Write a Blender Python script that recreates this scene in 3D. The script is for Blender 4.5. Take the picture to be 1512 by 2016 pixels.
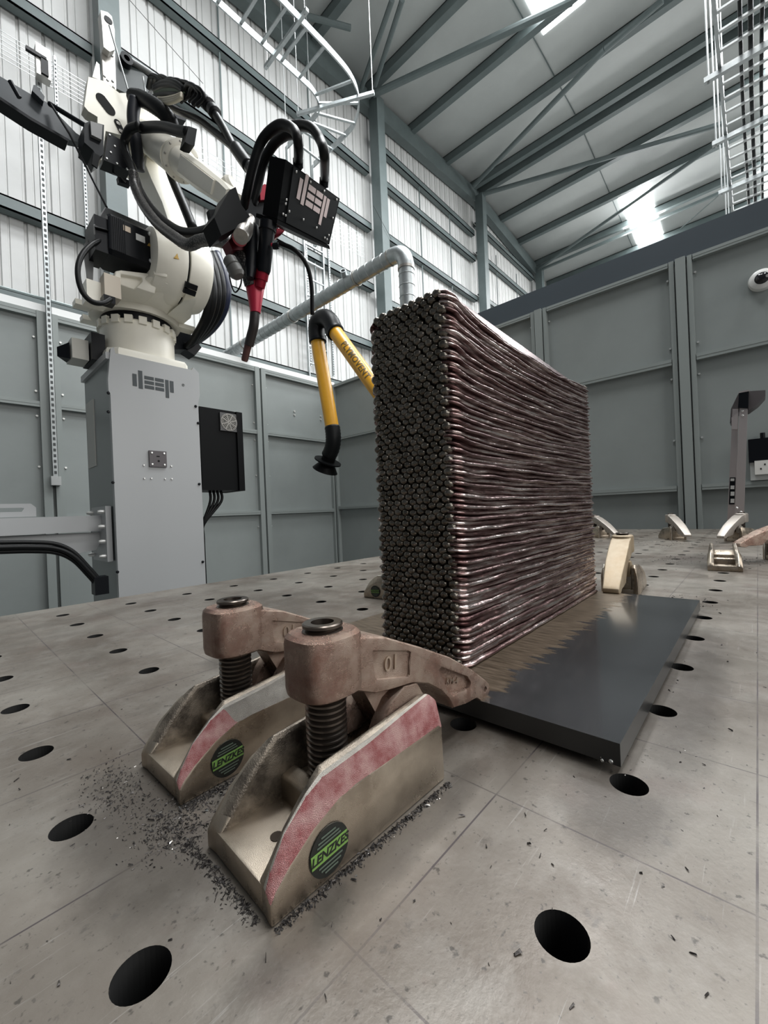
import bpy, bmesh, math, random
import numpy as np
from mathutils import Vector, Matrix
from math import sin, cos, pi, radians, atan2, sqrt, tan

for o in list(bpy.data.objects): bpy.data.objects.remove(o)
S = bpy.context.scene
COL = S.collection
random.seed(7)

# ------------------------------------------------------------------ camera
# world: X runs along the welding table to the far cell wall, Y towards the left cell wall, Z = 0 is the table top
EYE = Vector((0, 0, 0.22258))
FPX, ROLL, PITCH, YAW = 810.97, 0.042361, -0.000679, 0.737265
FWD = Vector((cos(YAW)*cos(PITCH), sin(YAW)*cos(PITCH), sin(PITCH)))
R0 = Vector((sin(YAW), -cos(YAW), 0)); U0 = R0.cross(FWD)
RGT = R0*cos(ROLL) - U0*sin(ROLL); UPV = R0*sin(ROLL) + U0*cos(ROLL)
cam_d = bpy.data.cameras.new('camera'); cam = bpy.data.objects.new('camera', cam_d); COL.objects.link(cam)
cam.matrix_world = Matrix(((RGT.x, UPV.x, -FWD.x, EYE.x), (RGT.y, UPV.y, -FWD.y, EYE.y), (RGT.z, UPV.z, -FWD.z, EYE.z), (0, 0, 0, 1)))
cam_d.sensor_fit = 'VERTICAL'; cam_d.sensor_height = 36; cam_d.lens = FPX/2016*36
cam_d.clip_start = 0.01; cam_d.clip_end = 200
S.camera = cam

# ------------------------------------------------------------------ light
S.view_settings.view_transform = 'Standard'; S.view_settings.look = 'None'
S.view_settings.exposure = 0.0; S.view_settings.gamma = 1.0; S.view_settings.use_curve_mapping = False
W = bpy.data.worlds.new('daylight'); S.world = W; W.use_nodes = True
W.node_tree.nodes['Background'].inputs[0].default_value = (0.86, 0.93, 1.0, 1)
W.node_tree.nodes['Background'].inputs[1].default_value = 0.13

def area(name, loc, target, sx, sy, power, color=(1, 1, 1)):
    l = bpy.data.lights.new(name, 'AREA'); l.shape = 'RECTANGLE'; l.size = sx; l.size_y = sy
    l.energy = power; l.color = color
    o = bpy.data.objects.new(name, l); COL.objects.link(o); o.location = loc
    d = Vector(target) - Vector(loc); o.rotation_euler = d.to_track_quat('-Z', 'Y').to_euler()
    return o
area('right_key_lamp', (3.5, -7.0, 4.0), (3.5, 6.0, 1.2), 12, 5, 560, (1.0, 0.98, 0.95))  # large key lamp added out of view on the right; no door stands there
for k, (x, y) in enumerate([(3.0, 2.6), (8.5, 2.6), (3.0, -3.5), (10.0, -3.5)]):
    area('roof_skylight_daylight', (x, y, 9.0), (x, y, 0), 3.0, 1.2, 300, (0.95, 0.98, 1.0))
area('overhead_glare_lamp', (1.2, 0.2, 8.6), (0.9, 0.3, 0), 2.2, 1.6, 230, (1.0, 1.0, 1.0))  # lamp added overhead for glare on top faces; no skylight above it
area('far_skylight_daylight', (17.0, 2.65, 9.4), (1.0, 0.3, 0.3), 1.2, 4.0, 400, (1.0, 1.0, 1.0))
area('far_skylight_daylight', (17.5, -1.0, 9.3), (1.0, 0.3, 0.3), 1.2, 4.0, 300, (1.0, 1.0, 1.0))

# ------------------------------------------------------------------ pixel sight lines -> real points at a chosen depth
def sight(u, v): return FWD*FPX + RGT*(u-756) - UPV*(v-1008)
def atX(u, v, X): d = sight(u, v); return EYE + d*((X-EYE.x)/d.x)
def atY(u, v, Y): d = sight(u, v); return EYE + d*((Y-EYE.y)/d.y)
def atZ(u, v, Z): d = sight(u, v); return EYE + d*((Z-EYE.z)/d.z)

# ------------------------------------------------------------------ materials
MATS = {}
def mat(name, col, rough=0.5, metal=0.0, var=0.0, scale=8.0, bump=0.0, bscale=40.0, col2=None, rvar=0.0, stretch=(1, 1, 1), spec=None, coat=0.0):
    if name in MATS: return MATS[name]
    m = bpy.data.materials.new(name); m.use_nodes = True; nt = m.node_tree; N = nt.nodes; L = nt.links
    b = N['Principled BSDF']; b.inputs['Roughness'].default_value = rough; b.inputs['Metallic'].default_value = metal
    b.inputs['Base Color'].default_value = (*col, 1)
    if spec is not None: b.inputs['Specular IOR Level'].default_value = spec
    if coat: b.inputs['Coat Weight'].default_value = coat
    if var or bump or rvar or col2:
        tc = N.new('ShaderNodeTexCoord'); mp = N.new('ShaderNodeMapping'); mp.inputs['Scale'].default_value = stretch
        L.new(tc.outputs['Object'], mp.inputs['Vector'])
        n = N.new('ShaderNodeTexNoise'); n.inputs['Scale'].default_value = scale; n.inputs['Detail'].default_value = 6; n.inputs['Roughness'].default_value = 0.65
        L.new(mp.outputs[0], n.inputs['Vector'])
        if var or col2:
            c2 = col2 if col2 else tuple(min(1, c*(1+var)) for c in col)
            c1 = col if col2 else tuple(c*(1-var) for c in col)
            r = N.new('ShaderNodeValToRGB'); r.color_ramp.elements[0].position = 0.36; r.color_ramp.elements[1].position = 0.64
            r.color_ramp.elements[0].color = (*c1, 1); r.color_ramp.elements[1].color = (*c2, 1)
            L.new(n.outputs['Fac'], r.inputs[0]); L.new(r.outputs[0], b.inputs['Base Color'])
        if rvar:
            mr = N.new('ShaderNodeMapRange'); mr.inputs[3].default_value = max(0.03, rough-rvar); mr.inputs[4].default_value = min(1, rough+rvar)
            mr.inputs[1].default_value = 0.35; mr.inputs[2].default_value = 0.65
            L.new(n.outputs['Fac'], mr.inputs[0]); L.new(mr.outputs[0], b.inputs['Roughness'])
        if bump:
            n2 = N.new('ShaderNodeTexNoise'); n2.inputs['Scale'].default_value = bscale; n2.inputs['Detail'].default_value = 4
            L.new(mp.outputs[0], n2.inputs['Vector'])
            bp = N.new('ShaderNodeBump'); bp.inputs['Strength'].default_value = bump; bp.inputs['Distance'].default_value = 0.002
            L.new(n2.outputs['Fac'], bp.inputs['Height']); L.new(bp.outputs[0], b.inputs['Normal'])
    MATS[name] = m; return m

def emis(name, col, s):
    m = bpy.data.materials.new(name); m.use_nodes = True; nt = m.node_tree
    b = nt.nodes['Principled BSDF']; b.inputs['Base Color'].default_value = (0.8, 0.8, 0.8, 1)
    b.inputs['Emission Color'].default_value = (*col, 1); b.inputs['Emission Strength'].default_value = s
    MATS[name] = m; return m

# ------------------------------------------------------------------ object helpers
def tag(o, label=None, cat=None, group=None, kind=None):
    if label: o['label'] = label
    if cat: o['category'] = cat
    if group: o['group'] = group
    if kind: o['kind'] = kind
    return o
def thing(name, label, cat, loc=(0, 0, 0), rz=0.0, group=None, kind=None):
    o = bpy.data.objects.new(name, None); COL.objects.link(o); o.location = loc; o.rotation_euler = (0, 0, rz)
    o.empty_display_size = 0.05
    return tag(o, label, cat, group, kind)
def link(name, me, m, parent=None, smooth=False, label=None):
    o = bpy.data.objects.new(name, me); COL.objects.link(o)
    if m is not None:
        for mm in (m if isinstance(m, (list, tuple)) else [m]): me.materials.append(mm)
    if smooth == 'auto':
        for p in me.polygons: p.use_smooth = True
        me.set_sharp_from_angle(angle=radians(35))
    elif smooth:
        for p in me.polygons: p.use_smooth = True
    if parent: o.parent = parent
    if label: o['label'] = label
    return o
def obj(name, bm, m, parent=None, smooth=False, label=None, bevel=0.0, segs=2):
    if bevel:
        sharp = [e for e in bm.edges if len(e.link_faces) == 2 and e.calc_face_angle(0) > radians(30)]
        bmesh.ops.bevel(bm, geom=sharp, offset=bevel, segments=segs, profile=0.6, affect='EDGES', clamp_overlap=True)
        smooth = smooth or 'auto'
    bmesh.ops.recalc_face_normals(bm, faces=bm.faces)
    me = bpy.data.meshes.new(name); bm.to_mesh(me); bm.free()
    return link(name, me, m, parent, smooth, label)
def BM(): return bmesh.new()
def box(bm, lo, hi, M=None):
    vs = []
    for z in (lo[2], hi[2]):
        for y in (lo[1], hi[1]):
            for x in (lo[0], hi[0]):
                v = Vector((x, y, z)); vs.append(bm.verts.new(M @ v if M else v))
    for f in ((0, 2, 3, 1), (4, 5, 7, 6), (0, 1, 5, 4), (2, 6, 7, 3), (0, 4, 6, 2), (1, 3, 7, 5)):
        bm.faces.new([vs[i] for i in f])
    return bm
def frame(o, x, z=None):
    """matrix with local X along x, local Z near z"""
    x = Vector(x).normalized(); z = Vector(z) if z is not None else Vector((0, 0, 1))
    if abs(x.dot(z.normalized())) > 0.98: z = Vector((0, 1, 0))
    y = z.cross(x).normalized(); z = x.cross(y)
    o = Vector(o)
    return Matrix(((x.x, y.x, z.x, o.x), (x.y, y.y, z.y, o.y), (x.z, y.z, z.z, o.z), (0, 0, 0, 1)))
def beam(bm, a, b, w, h, up=None):
    a = Vector(a); b = Vector(b); M = frame(a, b-a, up); L = (b-a).length
    return box(bm, (0, -w/2, -h/2), (L, w/2, h/2), M)
def prism(bm, pts, d0, d1, M=None):
    """2D outline (x, z) extruded along y from d0 to d1"""
    a = []; b = []
    for p in pts:
        v0 = Vector((p[0], d0, p[1])); v1 = Vector((p[0], d1, p[1]))
        if M: v0 = M @ v0; v1 = M @ v1
        a.append(bm.verts.new(v0)); b.append(bm.verts.new(v1))
    n = len(pts)
    bm.faces.new(a); bm.faces.new(b[::-1])
    for i in range(n): bm.faces.new((a[i], b[i], b[(i+1) % n], a[(i+1) % n]))
    return bm
def loft(bm, rings, cap=True, closed=True):
    R = [[bm.verts.new(Vector(p)) for p in r] for r in rings]; n = len(R[0])
    for i in range(len(R)-1):
        for k in range(n if closed else n-1):
            j = (k+1) % n
            bm.faces.new((R[i][k], R[i][j], R[i+1][j], R[i+1][k]))
    if cap: bm.faces.new(R[0][::-1]); bm.faces.new(R[-1])
    return bm
def lathe(bm, prof, M=None, n=32, a0=0.0, a1=2*pi):
    """prof: (r, h) around local X axis (h along X)"""
    rings = []
    full = abs(a1-a0-2*pi) < 1e-6
    for r, h in prof:
        ring = []
        for k in range(n if full else n+1):
            a = a0+(a1-a0)*k/n; p = Vector((h, r*cos(a), r*sin(a))); ring.append(M @ p if M else p)
        rings.append(ring)
    loft(bm, rings, cap=full and prof[0][0] > 1e-6 and prof[-1][0] > 1e-6, closed=full)
    if full:
        pass
    return bm
def cyl(bm, a, b, r, n=20, r2=None):
    a = Vector(a); b = Vector(b); M = frame(a, b-a)
    return lathe(bm, [(r, 0), (r2 if r2 is not None else r, (b-a).length)], M, n)
def spline(pts, k=8):
    P = [Vector(p) for p in pts]; P = [P[0]*2-P[1]]+P+[P[-1]*2-P[-2]]; out = []
    for i in range(1, len(P)-2):
        for s in range(k):
            t = s/k; a, b, c, d = P[i-1], P[i], P[i+1], P[i+2]
            out.append(0.5*((2*b)+(c-a)*t+(2*a-5*b+4*c-d)*t*t+(3*b-a-3*c+d)*t**3))
    out.append(P[-2]); return out
def tube(bm, pts, r, n=12, k=8, rf=None, raw=False):
    """round tube along a smooth path; rf(i, t) scales the radius"""
    Q = [Vector(p) for p in pts] if raw else spline(pts, k)
    T = [(Q[min(i+1, len(Q)-1)]-Q[max(i-1, 0)]).normalized() for i in range(len(Q))]
    nrm = T[0].orthogonal().normalized(); rings = []
    for i, q in enumerate(Q):
        nrm = (nrm - T[i]*nrm.dot(T[i])).normalized(); bi = T[i].cross(nrm)
        rr = r*(rf(i, i/(len(Q)-1)) if rf else 1)
        rings.append([q+(nrm*cos(2*pi*j/n)+bi*sin(2*pi*j/n))*rr for j in range(n)])
    return loft(bm, rings)
def sphere(bm, c, r, M=None, u=10, v=6):
    mm = Matrix.Translation(Vector(c)) @ Matrix.Diagonal((*([r]*3 if not hasattr(r, '__len__') else r), 1))
    if M: mm = M @ mm
    bmesh.ops.create_uvsphere(bm, u_segments=u, v_segments=v, radius=1, matrix=mm); return bm
def hull(bm, pts):
    vs = [bm.verts.new(Vector(p)) for p in pts]
    bmesh.ops.convex_hull(bm, input=vs); 
    for v in [v for v in bm.verts if not v.link_faces]: bm.verts.remove(v)
    return bm
def text_mesh(txt, size, depth=0.0005, shear=0.0, space=1.0, bold=0.0):
    c = bpy.data.curves.new('lettering', 'FONT'); c.body = txt; c.size = size; c.extrude = depth; c.shear = shear
    c.align_x = 'CENTER'; c.align_y = 'CENTER'; c.space_character = space; c.offset = bold; c.resolution_u = 4
    o = bpy.data.objects.new('lettering', c); COL.objects.link(o)
    dg = bpy.context.evaluated_depsgraph_get(); me = bpy.data.meshes.new_from_object(o.evaluated_get(dg))
    bpy.data.objects.remove(o); return me
def text(name, txt, size, M, m, parent, **kw):
    """M: local x = reading direction, y = up, z = out of the surface"""
    me = text_mesh(txt, size, **kw); me.transform(M); me.materials.clear()
    return link(name, me, m, parent)
def basis(o, x, y):
    x = Vector(x).normalized(); z = x.cross(Vector(y)).normalized(); y = z.cross(x); o = Vector(o)
    return Matrix(((x.x, y.x, z.x, o.x), (x.y, y.y, z.y, o.y), (x.z, y.z, z.z, o.z), (0, 0, 0, 1)))
def copy_tree(o, parent=None):
    c = o.copy(); COL.objects.link(c); c.parent = parent
    for ch in [q for q in bpy.data.objects if q.parent == o and q != c]: copy_tree(ch, c)
    return c
def struct(name, bm, m, **kw):
    o = obj(name, bm, m, **kw); o['kind'] = 'structure'; return o

# palette
frame_green = mat('painted_steel_grey_green', (0.115, 0.145, 0.145), 0.45, 0.0, var=0.08, scale=3)
frame_light = mat('painted_steel_pale', (0.30, 0.36, 0.36), 0.4, 0.1)
panel_grey = mat('cell_panel_grey', (0.235, 0.258, 0.252), 0.42, 0.0, var=0.05, scale=1.5, bump=0.03, bscale=300)
panel_frame = mat('cell_frame_grey', (0.245, 0.27, 0.262), 0.38, 0.0)
clad_white = mat('white_cladding', (0.60, 0.605, 0.595), 0.5, 0.0, var=0.04, scale=2)
roof_grey = mat('roof_liner_sheet', (0.47, 0.495, 0.485), 0.6, 0.0, var=0.05, scale=0.8)
galv = mat('galvanised_steel', (0.44, 0.47, 0.475), 0.38, 0.85, var=0.12, scale=14)
zinc = mat('bright_zinc', (0.50, 0.52, 0.52), 0.35, 0.8)
black_paint = mat('black_powder_coat', (0.004, 0.0045, 0.005), 0.45, spec=0.10)
rubber = mat('black_hose_rubber', (0.006, 0.0065, 0.007), 0.42, spec=0.2)
dark_slate = mat('dark_slate_steel', (0.045, 0.058, 0.070), 0.45)
bolt_m = mat('bolt_head', (0.75, 0.75, 0.73), 0.3, 0.7)
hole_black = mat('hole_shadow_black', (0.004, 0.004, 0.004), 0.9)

# ================================================================== HALL
YH = 6.5            # inner face of the white clad hall wall
RX = 11.9           # ridge
def roofz(x): return 10.42 - 0.09*abs(x-RX)
trim_n = [0]
def trim(bm, m=None, **kw):
    trim_n[0] += 1
    return struct('trim_%d' % trim_n[0], bm, m or frame_green, **kw)

# floor
bm = BM(); box(bm, (-4, -9, -0.92), (22, YH+0.3, -0.87)); struct('floor', bm, mat('floor_concrete', (0.16, 0.16, 0.155), 0.6, var=0.1, scale=2))
# corrugated wall
def clad_profile(x0, x1):
    pts = []; x = x0; p = 0.25
    while x < x1:
        pts += [(x, 0), (x+0.115, 0), (x+0.125, 0.028), (x+0.145, 0.028), (x+0.155, 0), (x+0.215, 0), (x+0.22, 0.012), (x+0.232, 0.012), (x+0.238, 0)]
        x += p
    return pts
bm = BM(); pr = clad_profile(-3, 19.5)
a = [bm.verts.new((x, YH+d, -0.9)) for x, d in pr]; b = [bm.verts.new((x, YH+d, 10.45)) for x, d in pr]
for i in range(len(pr)-1): bm.faces.new((a[i], a[i+1], b[i+1], b[i]))
struct('wall_left_hall', bm, clad_white)
# roof sheets, two pitches
bm = BM()
x0, x1, ya, yb = -4, 22, -8, YH+0.3
for (xa, xb) in ((x0, RX), (RX, x1)):
    v = [bm.verts.new(p) for p in ((xa, ya, roofz(xa)), (xb, ya, roofz(xb)), (xb, yb, roofz(xb)), (xa, yb, roofz(xa)))]; bm.faces.new(v)
struct('ceiling', bm, roof_grey)
# liner seams running down the pitch
for ys in (3.22, -2.9):
    bm = BM()
    for xa, xb in ((-4, RX), (RX, 21)): beam(bm, (xa, ys, roofz(xa)-0.01), (xb, ys, roofz(xb)-0.01), 0.018, 0.02)
    trim(bm)
# skylights; the strong panes out of view are added for gleam on the block
sky_em = emis('skylight_daylight', (0.97, 0.99, 1.0), 9.0)
sky_far = emis('skylight_strong_glow', (0.97, 0.99, 1.0), 24.0)
wn = 0
for (xa, xb, yc, yd) in ((15.1, 18.4, 2.25, 3.05), (2.0, 9.0, 2.22, 3.05), (12.6, 19.5, -1.7, -0.45), (4.0, 9.0, -4.2, -3.3), (12.2, 19.0, -3.6, -2.4), (4.5, 10.5, -1.7, -0.6)):
    wn += 1; bm = BM()
    v = [bm.verts.new(p) for p in ((xa, yc, roofz(xa)-0.015), (xb, yc, roofz(xb)-0.015), (xb, yd, roofz(xb)-0.015), (xa, yd, roofz(xa)-0.015))]; bm.faces.new(v)
    beam_f = struct('window_%d' % wn, bm, sky_far if xa > 12 or xa == 4.5 else sky_em)
# rafters on the gable wall
def ibeam(bm, a, b, w, h, t=0.014, up=None):
    a = Vector(a); b = Vector(b); M = frame(a, b-a, up); L = (b-a).length
    box(bm, (0, -w/2, h/2-t), (L, w/2, h/2), M); box(bm, (0, -w/2, -h/2), (L, w/2, -h/2+t), M); box(bm, (0, -t/2, -h/2+t), (L, t/2, h/2-t), M)
for xa, xb in ((-3, RX), (RX, 17.3)):
    bm = BM(); beam(bm, (xa, YH-0.14, roofz(xa)-0.36), (xb, YH-0.14, roofz(xb)-0.36), 0.2, 0.42); trim(bm)
# columns
for cx, top in ((1.75, 9.0), (7.1, 9.6), (11.9, 10.0), (16.6, 9.7)):
    bm = BM(); M = Matrix.Translation((cx, YH-0.35, 0))
    box(bm, (-0.12, -0.12, -0.9), (0.12, -0.10, top), M); box(bm, (-0.12, 0.12, -0.9), (0.12, 0.14, top), M); box(bm, (-0.012, -0.10, -0.9), (0.012, 0.12, top), M)
    box(bm, (-0.12, -0.1, -0.9), (-0.10, 0.12, top), M)
    trim(bm)
# cladding rails
def rail(xa, xb, z, m=None, h=0.16):
    bm = BM(); box(bm, (xa, YH-0.16, z-h/2), (xb, YH-0.03, z-h/2+0.02)); box(bm, (xa, YH-0.16, z-h/2), (xb, YH-0.145, z+h/2)); box(bm, (xa, YH-0.16, z+h/2-0.02), (xb, YH-0.03, z+h/2))
    trim(bm, m)
for z in (2.9, 4.0, 6.5, 8.07, 9.1): rail(-3, 1.62, z)
for z in (2.9, 4.0, 5.35, 6.74, 8.05): rail(1.88, 6.97, z)
for z in (5.2, 6.8, 8.06, 8.87): rail(7.23, 11.78, z)
for z in (5.6, 7.0, 8.35, 9.3): rail(12.02, 16.47, z)
for x, z0, z1 in ((3.45, 3, 9.5), (5.3, 3, 9.5), (8.95, 4, 8.85), (10.4, 4, 8.85), (13.3, 6, 8.85), (14.9, 6, 8.85)):
    bm = BM(); box(bm, (x-0.012, YH-0.12, z0), (x+0.012, YH-0.1, z1)); trim(bm)
# purlins along Y
PX = [-2.6, -1.0, 0.6, 2.2, 3.8, 5.4, 7.0, 8.6, 10.2, 11.72, 12.1, 13.55, 15.0, 16.6, 18.2, 19.8]
for x in PX:
    bm = BM(); z = roofz(x)
    w = 0.07
    box(bm, (x-w, -7.5, z-0.22), (x+w, YH-0.05, z-0.2)); box(bm, (x-w, -7.5, z-0.2), (x-w+0.02, YH-0.05, z-0.01)); box(bm, (x-w, -7.5, z-0.03), (x+w, YH-0.05, z-0.01))
    trim(bm)
# roof bracing tubes (end points sighted on the pitch)
def roof_pt(u, v, drop=0.42):
    d = sight(u, v)
    s1 = 0.09
    for sgn in (1, -1):      # near pitch rises with x, far pitch falls
        # z = 10.42 -drop + sgn*0.09*(x-RX)
        t = (10.42-drop - sgn*s1*RX - EYE.z + sgn*s1*EYE.x)/(d.z - sgn*s1*d.x)
        p = EYE + d*t
        if (p.x <= RX+0.05) == (sgn == 1): return p
    return p
for (a1, b1, r) in (((735, 186), (1127, 2), 0.07), ((712, 172), (772, 0), 0.05), ((738, 168), (792, 0), 0.05), ((932, 366), (1191, 97), 0.06), ((945, 384), (1425, 243), 0.065), ((1054, 534), (1422, 275), 0.055), ((560, 20), (690, 55), 0.05)):
    bm = BM(); cyl(bm, roof_pt(*a1), roof_pt(*b1), r, 10); trim(bm, smooth='auto')
bm = BM(); cyl(bm, roof_pt(1191, 97), roof_pt(1305, 0), 0.06, 10); trim(bm, smooth='auto')
bm = BM(); cyl(bm, roof_pt(1340, 450, 0.3), roof_pt(1432, 370, 0.3), 0.015, 8); trim(bm, smooth='auto')
bm = BM(); cyl(bm, (7.2, 6.2, 10.2-0.5), (RX, 6.2, 10.0), 0.0, 6) if False else beam(bm, (16.55, 6.1, 9.55), (16.55, -5, 9.55), 0.08, 0.08); trim(bm)
# far end wall of the hall and a bright window in it
bm = BM(); box(bm, (21.5, -9, -0.9), (21.7, YH+0.3, 9.6)); struct('wall_far', bm, clad_white)

# ================================================================== WELDING CELL
YC, XC, ZT = 4.7, 4.1, 2.13
zr1, zr2 = 1.30, 0.28
bm = BM(); box(bm, (-3.5, YC, -0.87), (XC+0.06, YC+0.03, ZT)); struct('wall_left', bm, panel_grey)
bm = BM(); box(bm, (XC, -3.2, -0.87), (XC+0.03, YC-0.001, ZT)); struct('wall_right', bm, panel_grey)
def bolts(bm, pts, r=0.009, axis='y'):
    for p in pts:
        p = Vector(p); d = Vector((0, -0.012, 0)) if axis == 'y' else Vector((-0.012, 0, 0))
        cyl(bm, p, p+d, r, 8)
# left wall frames: each panel has its own angle-iron frame
for xp in (-2.0, 0.755, 2.885):
    bm = BM()
    box(bm, (xp-0.075, YC-0.05, -0.87), (xp-0.012, YC, ZT)); box(bm, (xp+0.012, YC-0.05, -0.87), (xp+0.075, YC, ZT)); trim(bm, panel_frame)
    bm = BM(); bolts(bm, [(xp+s*0.095, YC, z) for s in (-1, 1) for z in (1.9, 1.42, 1.2, 0.75, 0.1)]); o = struct('trim_bolts', bm, bolt_m, smooth='auto'); trim_n[0] += 1; o.name = 'trim_%d' % trim_n[0]
for xa, xb in ((-1.9, 0.68), (0.83, 2.81), (2.96, XC-0.06)):
    for z, h in ((zr1, 0.05), (zr2, 0.05), (ZT-0.03, 0.06)):
        bm = BM(); box(bm, (xa, YC-0.045, z-h/2), (xb, YC, z+h/2)); box(bm, (xa, YC-0.047, z-0.002), (xb, YC-0.044, z+0.002)); trim(bm, panel_frame)
bm = BM(); box(bm, (XC-0.07, YC-0.05, -0.87), (XC-0.035, YC, ZT)); trim(bm, panel_frame)
bm = BM(); box(bm, (XC-0.05, YC-0.11, -0.87), (XC, YC-0.075, ZT)); trim(bm, panel_frame)
# white capping strip on the left wall
bm = BM(); box(bm, (-3.5, YC-0.03, ZT), (XC+0.05, YC+0.06, ZT+0.07)); trim(bm, mat('white_capping', (0.8, 0.81, 0.8), 0.4))
bm = BM(); cyl(bm, (-3.5, YC-0.02, ZT+0.13), (1.9, YC-0.02, ZT+0.13), 0.012, 8); trim(bm, frame_light)
bm = BM(); bolts(bm, [(3.42, YC, 1.66), (3.42, YC, 1.61), (3.88, YC, 1.66), (3.88, YC, 1.61)], 0.014); trim(bm, bolt_m)
# right wall frames
for yp in (0.40, 1.535, 3.2, -1.9):
    bm = BM()
    box(bm, (XC-0.07, yp-0.035, -0.87), (XC, yp+0.03, ZT-0.002)); box(bm, (XC-0.05, yp-0.075, -0.87), (XC, yp-0.045, ZT)); box(bm, (XC-0.05, yp+0.042, -0.87), (XC, yp+0.075, ZT)); trim(bm, panel_frame)
    bm = BM(); bolts(bm, [(XC, yp+s*0.09, z) for s in (-1, 1) for z in (2.0, 1.45, 1.2, 0.7)], 0.008, 'x'); trim(bm, bolt_m)
for ya, yb in ((-1.8, 0.32), (0.48, 1.455), (1.615, 3.12), (3.28, YC-0.12)):
    for z, h in ((zr1+0.03, 0.05), (zr2+0.03, 0.045), (ZT-0.02, 0.04)):
        bm = BM(); box(bm, (XC-0.045, ya, z-h/2), (XC, yb, z+h/2)); box(bm, (XC-0.047, ya, z-0.002), (XC-0.044, yb, z+0.002)); trim(bm, panel_frame)
# dark slate head beam above the right wall
bm = BM(); box(bm, (XC-0.02, -3.2, ZT+0.005), (XC+0.16, 2.75, ZT+0.125)); box(bm, (XC+0.02, -3.2, ZT+0.125), (XC+0.16, 2.75, ZT+0.235)); trim(bm, dark_slate)

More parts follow.
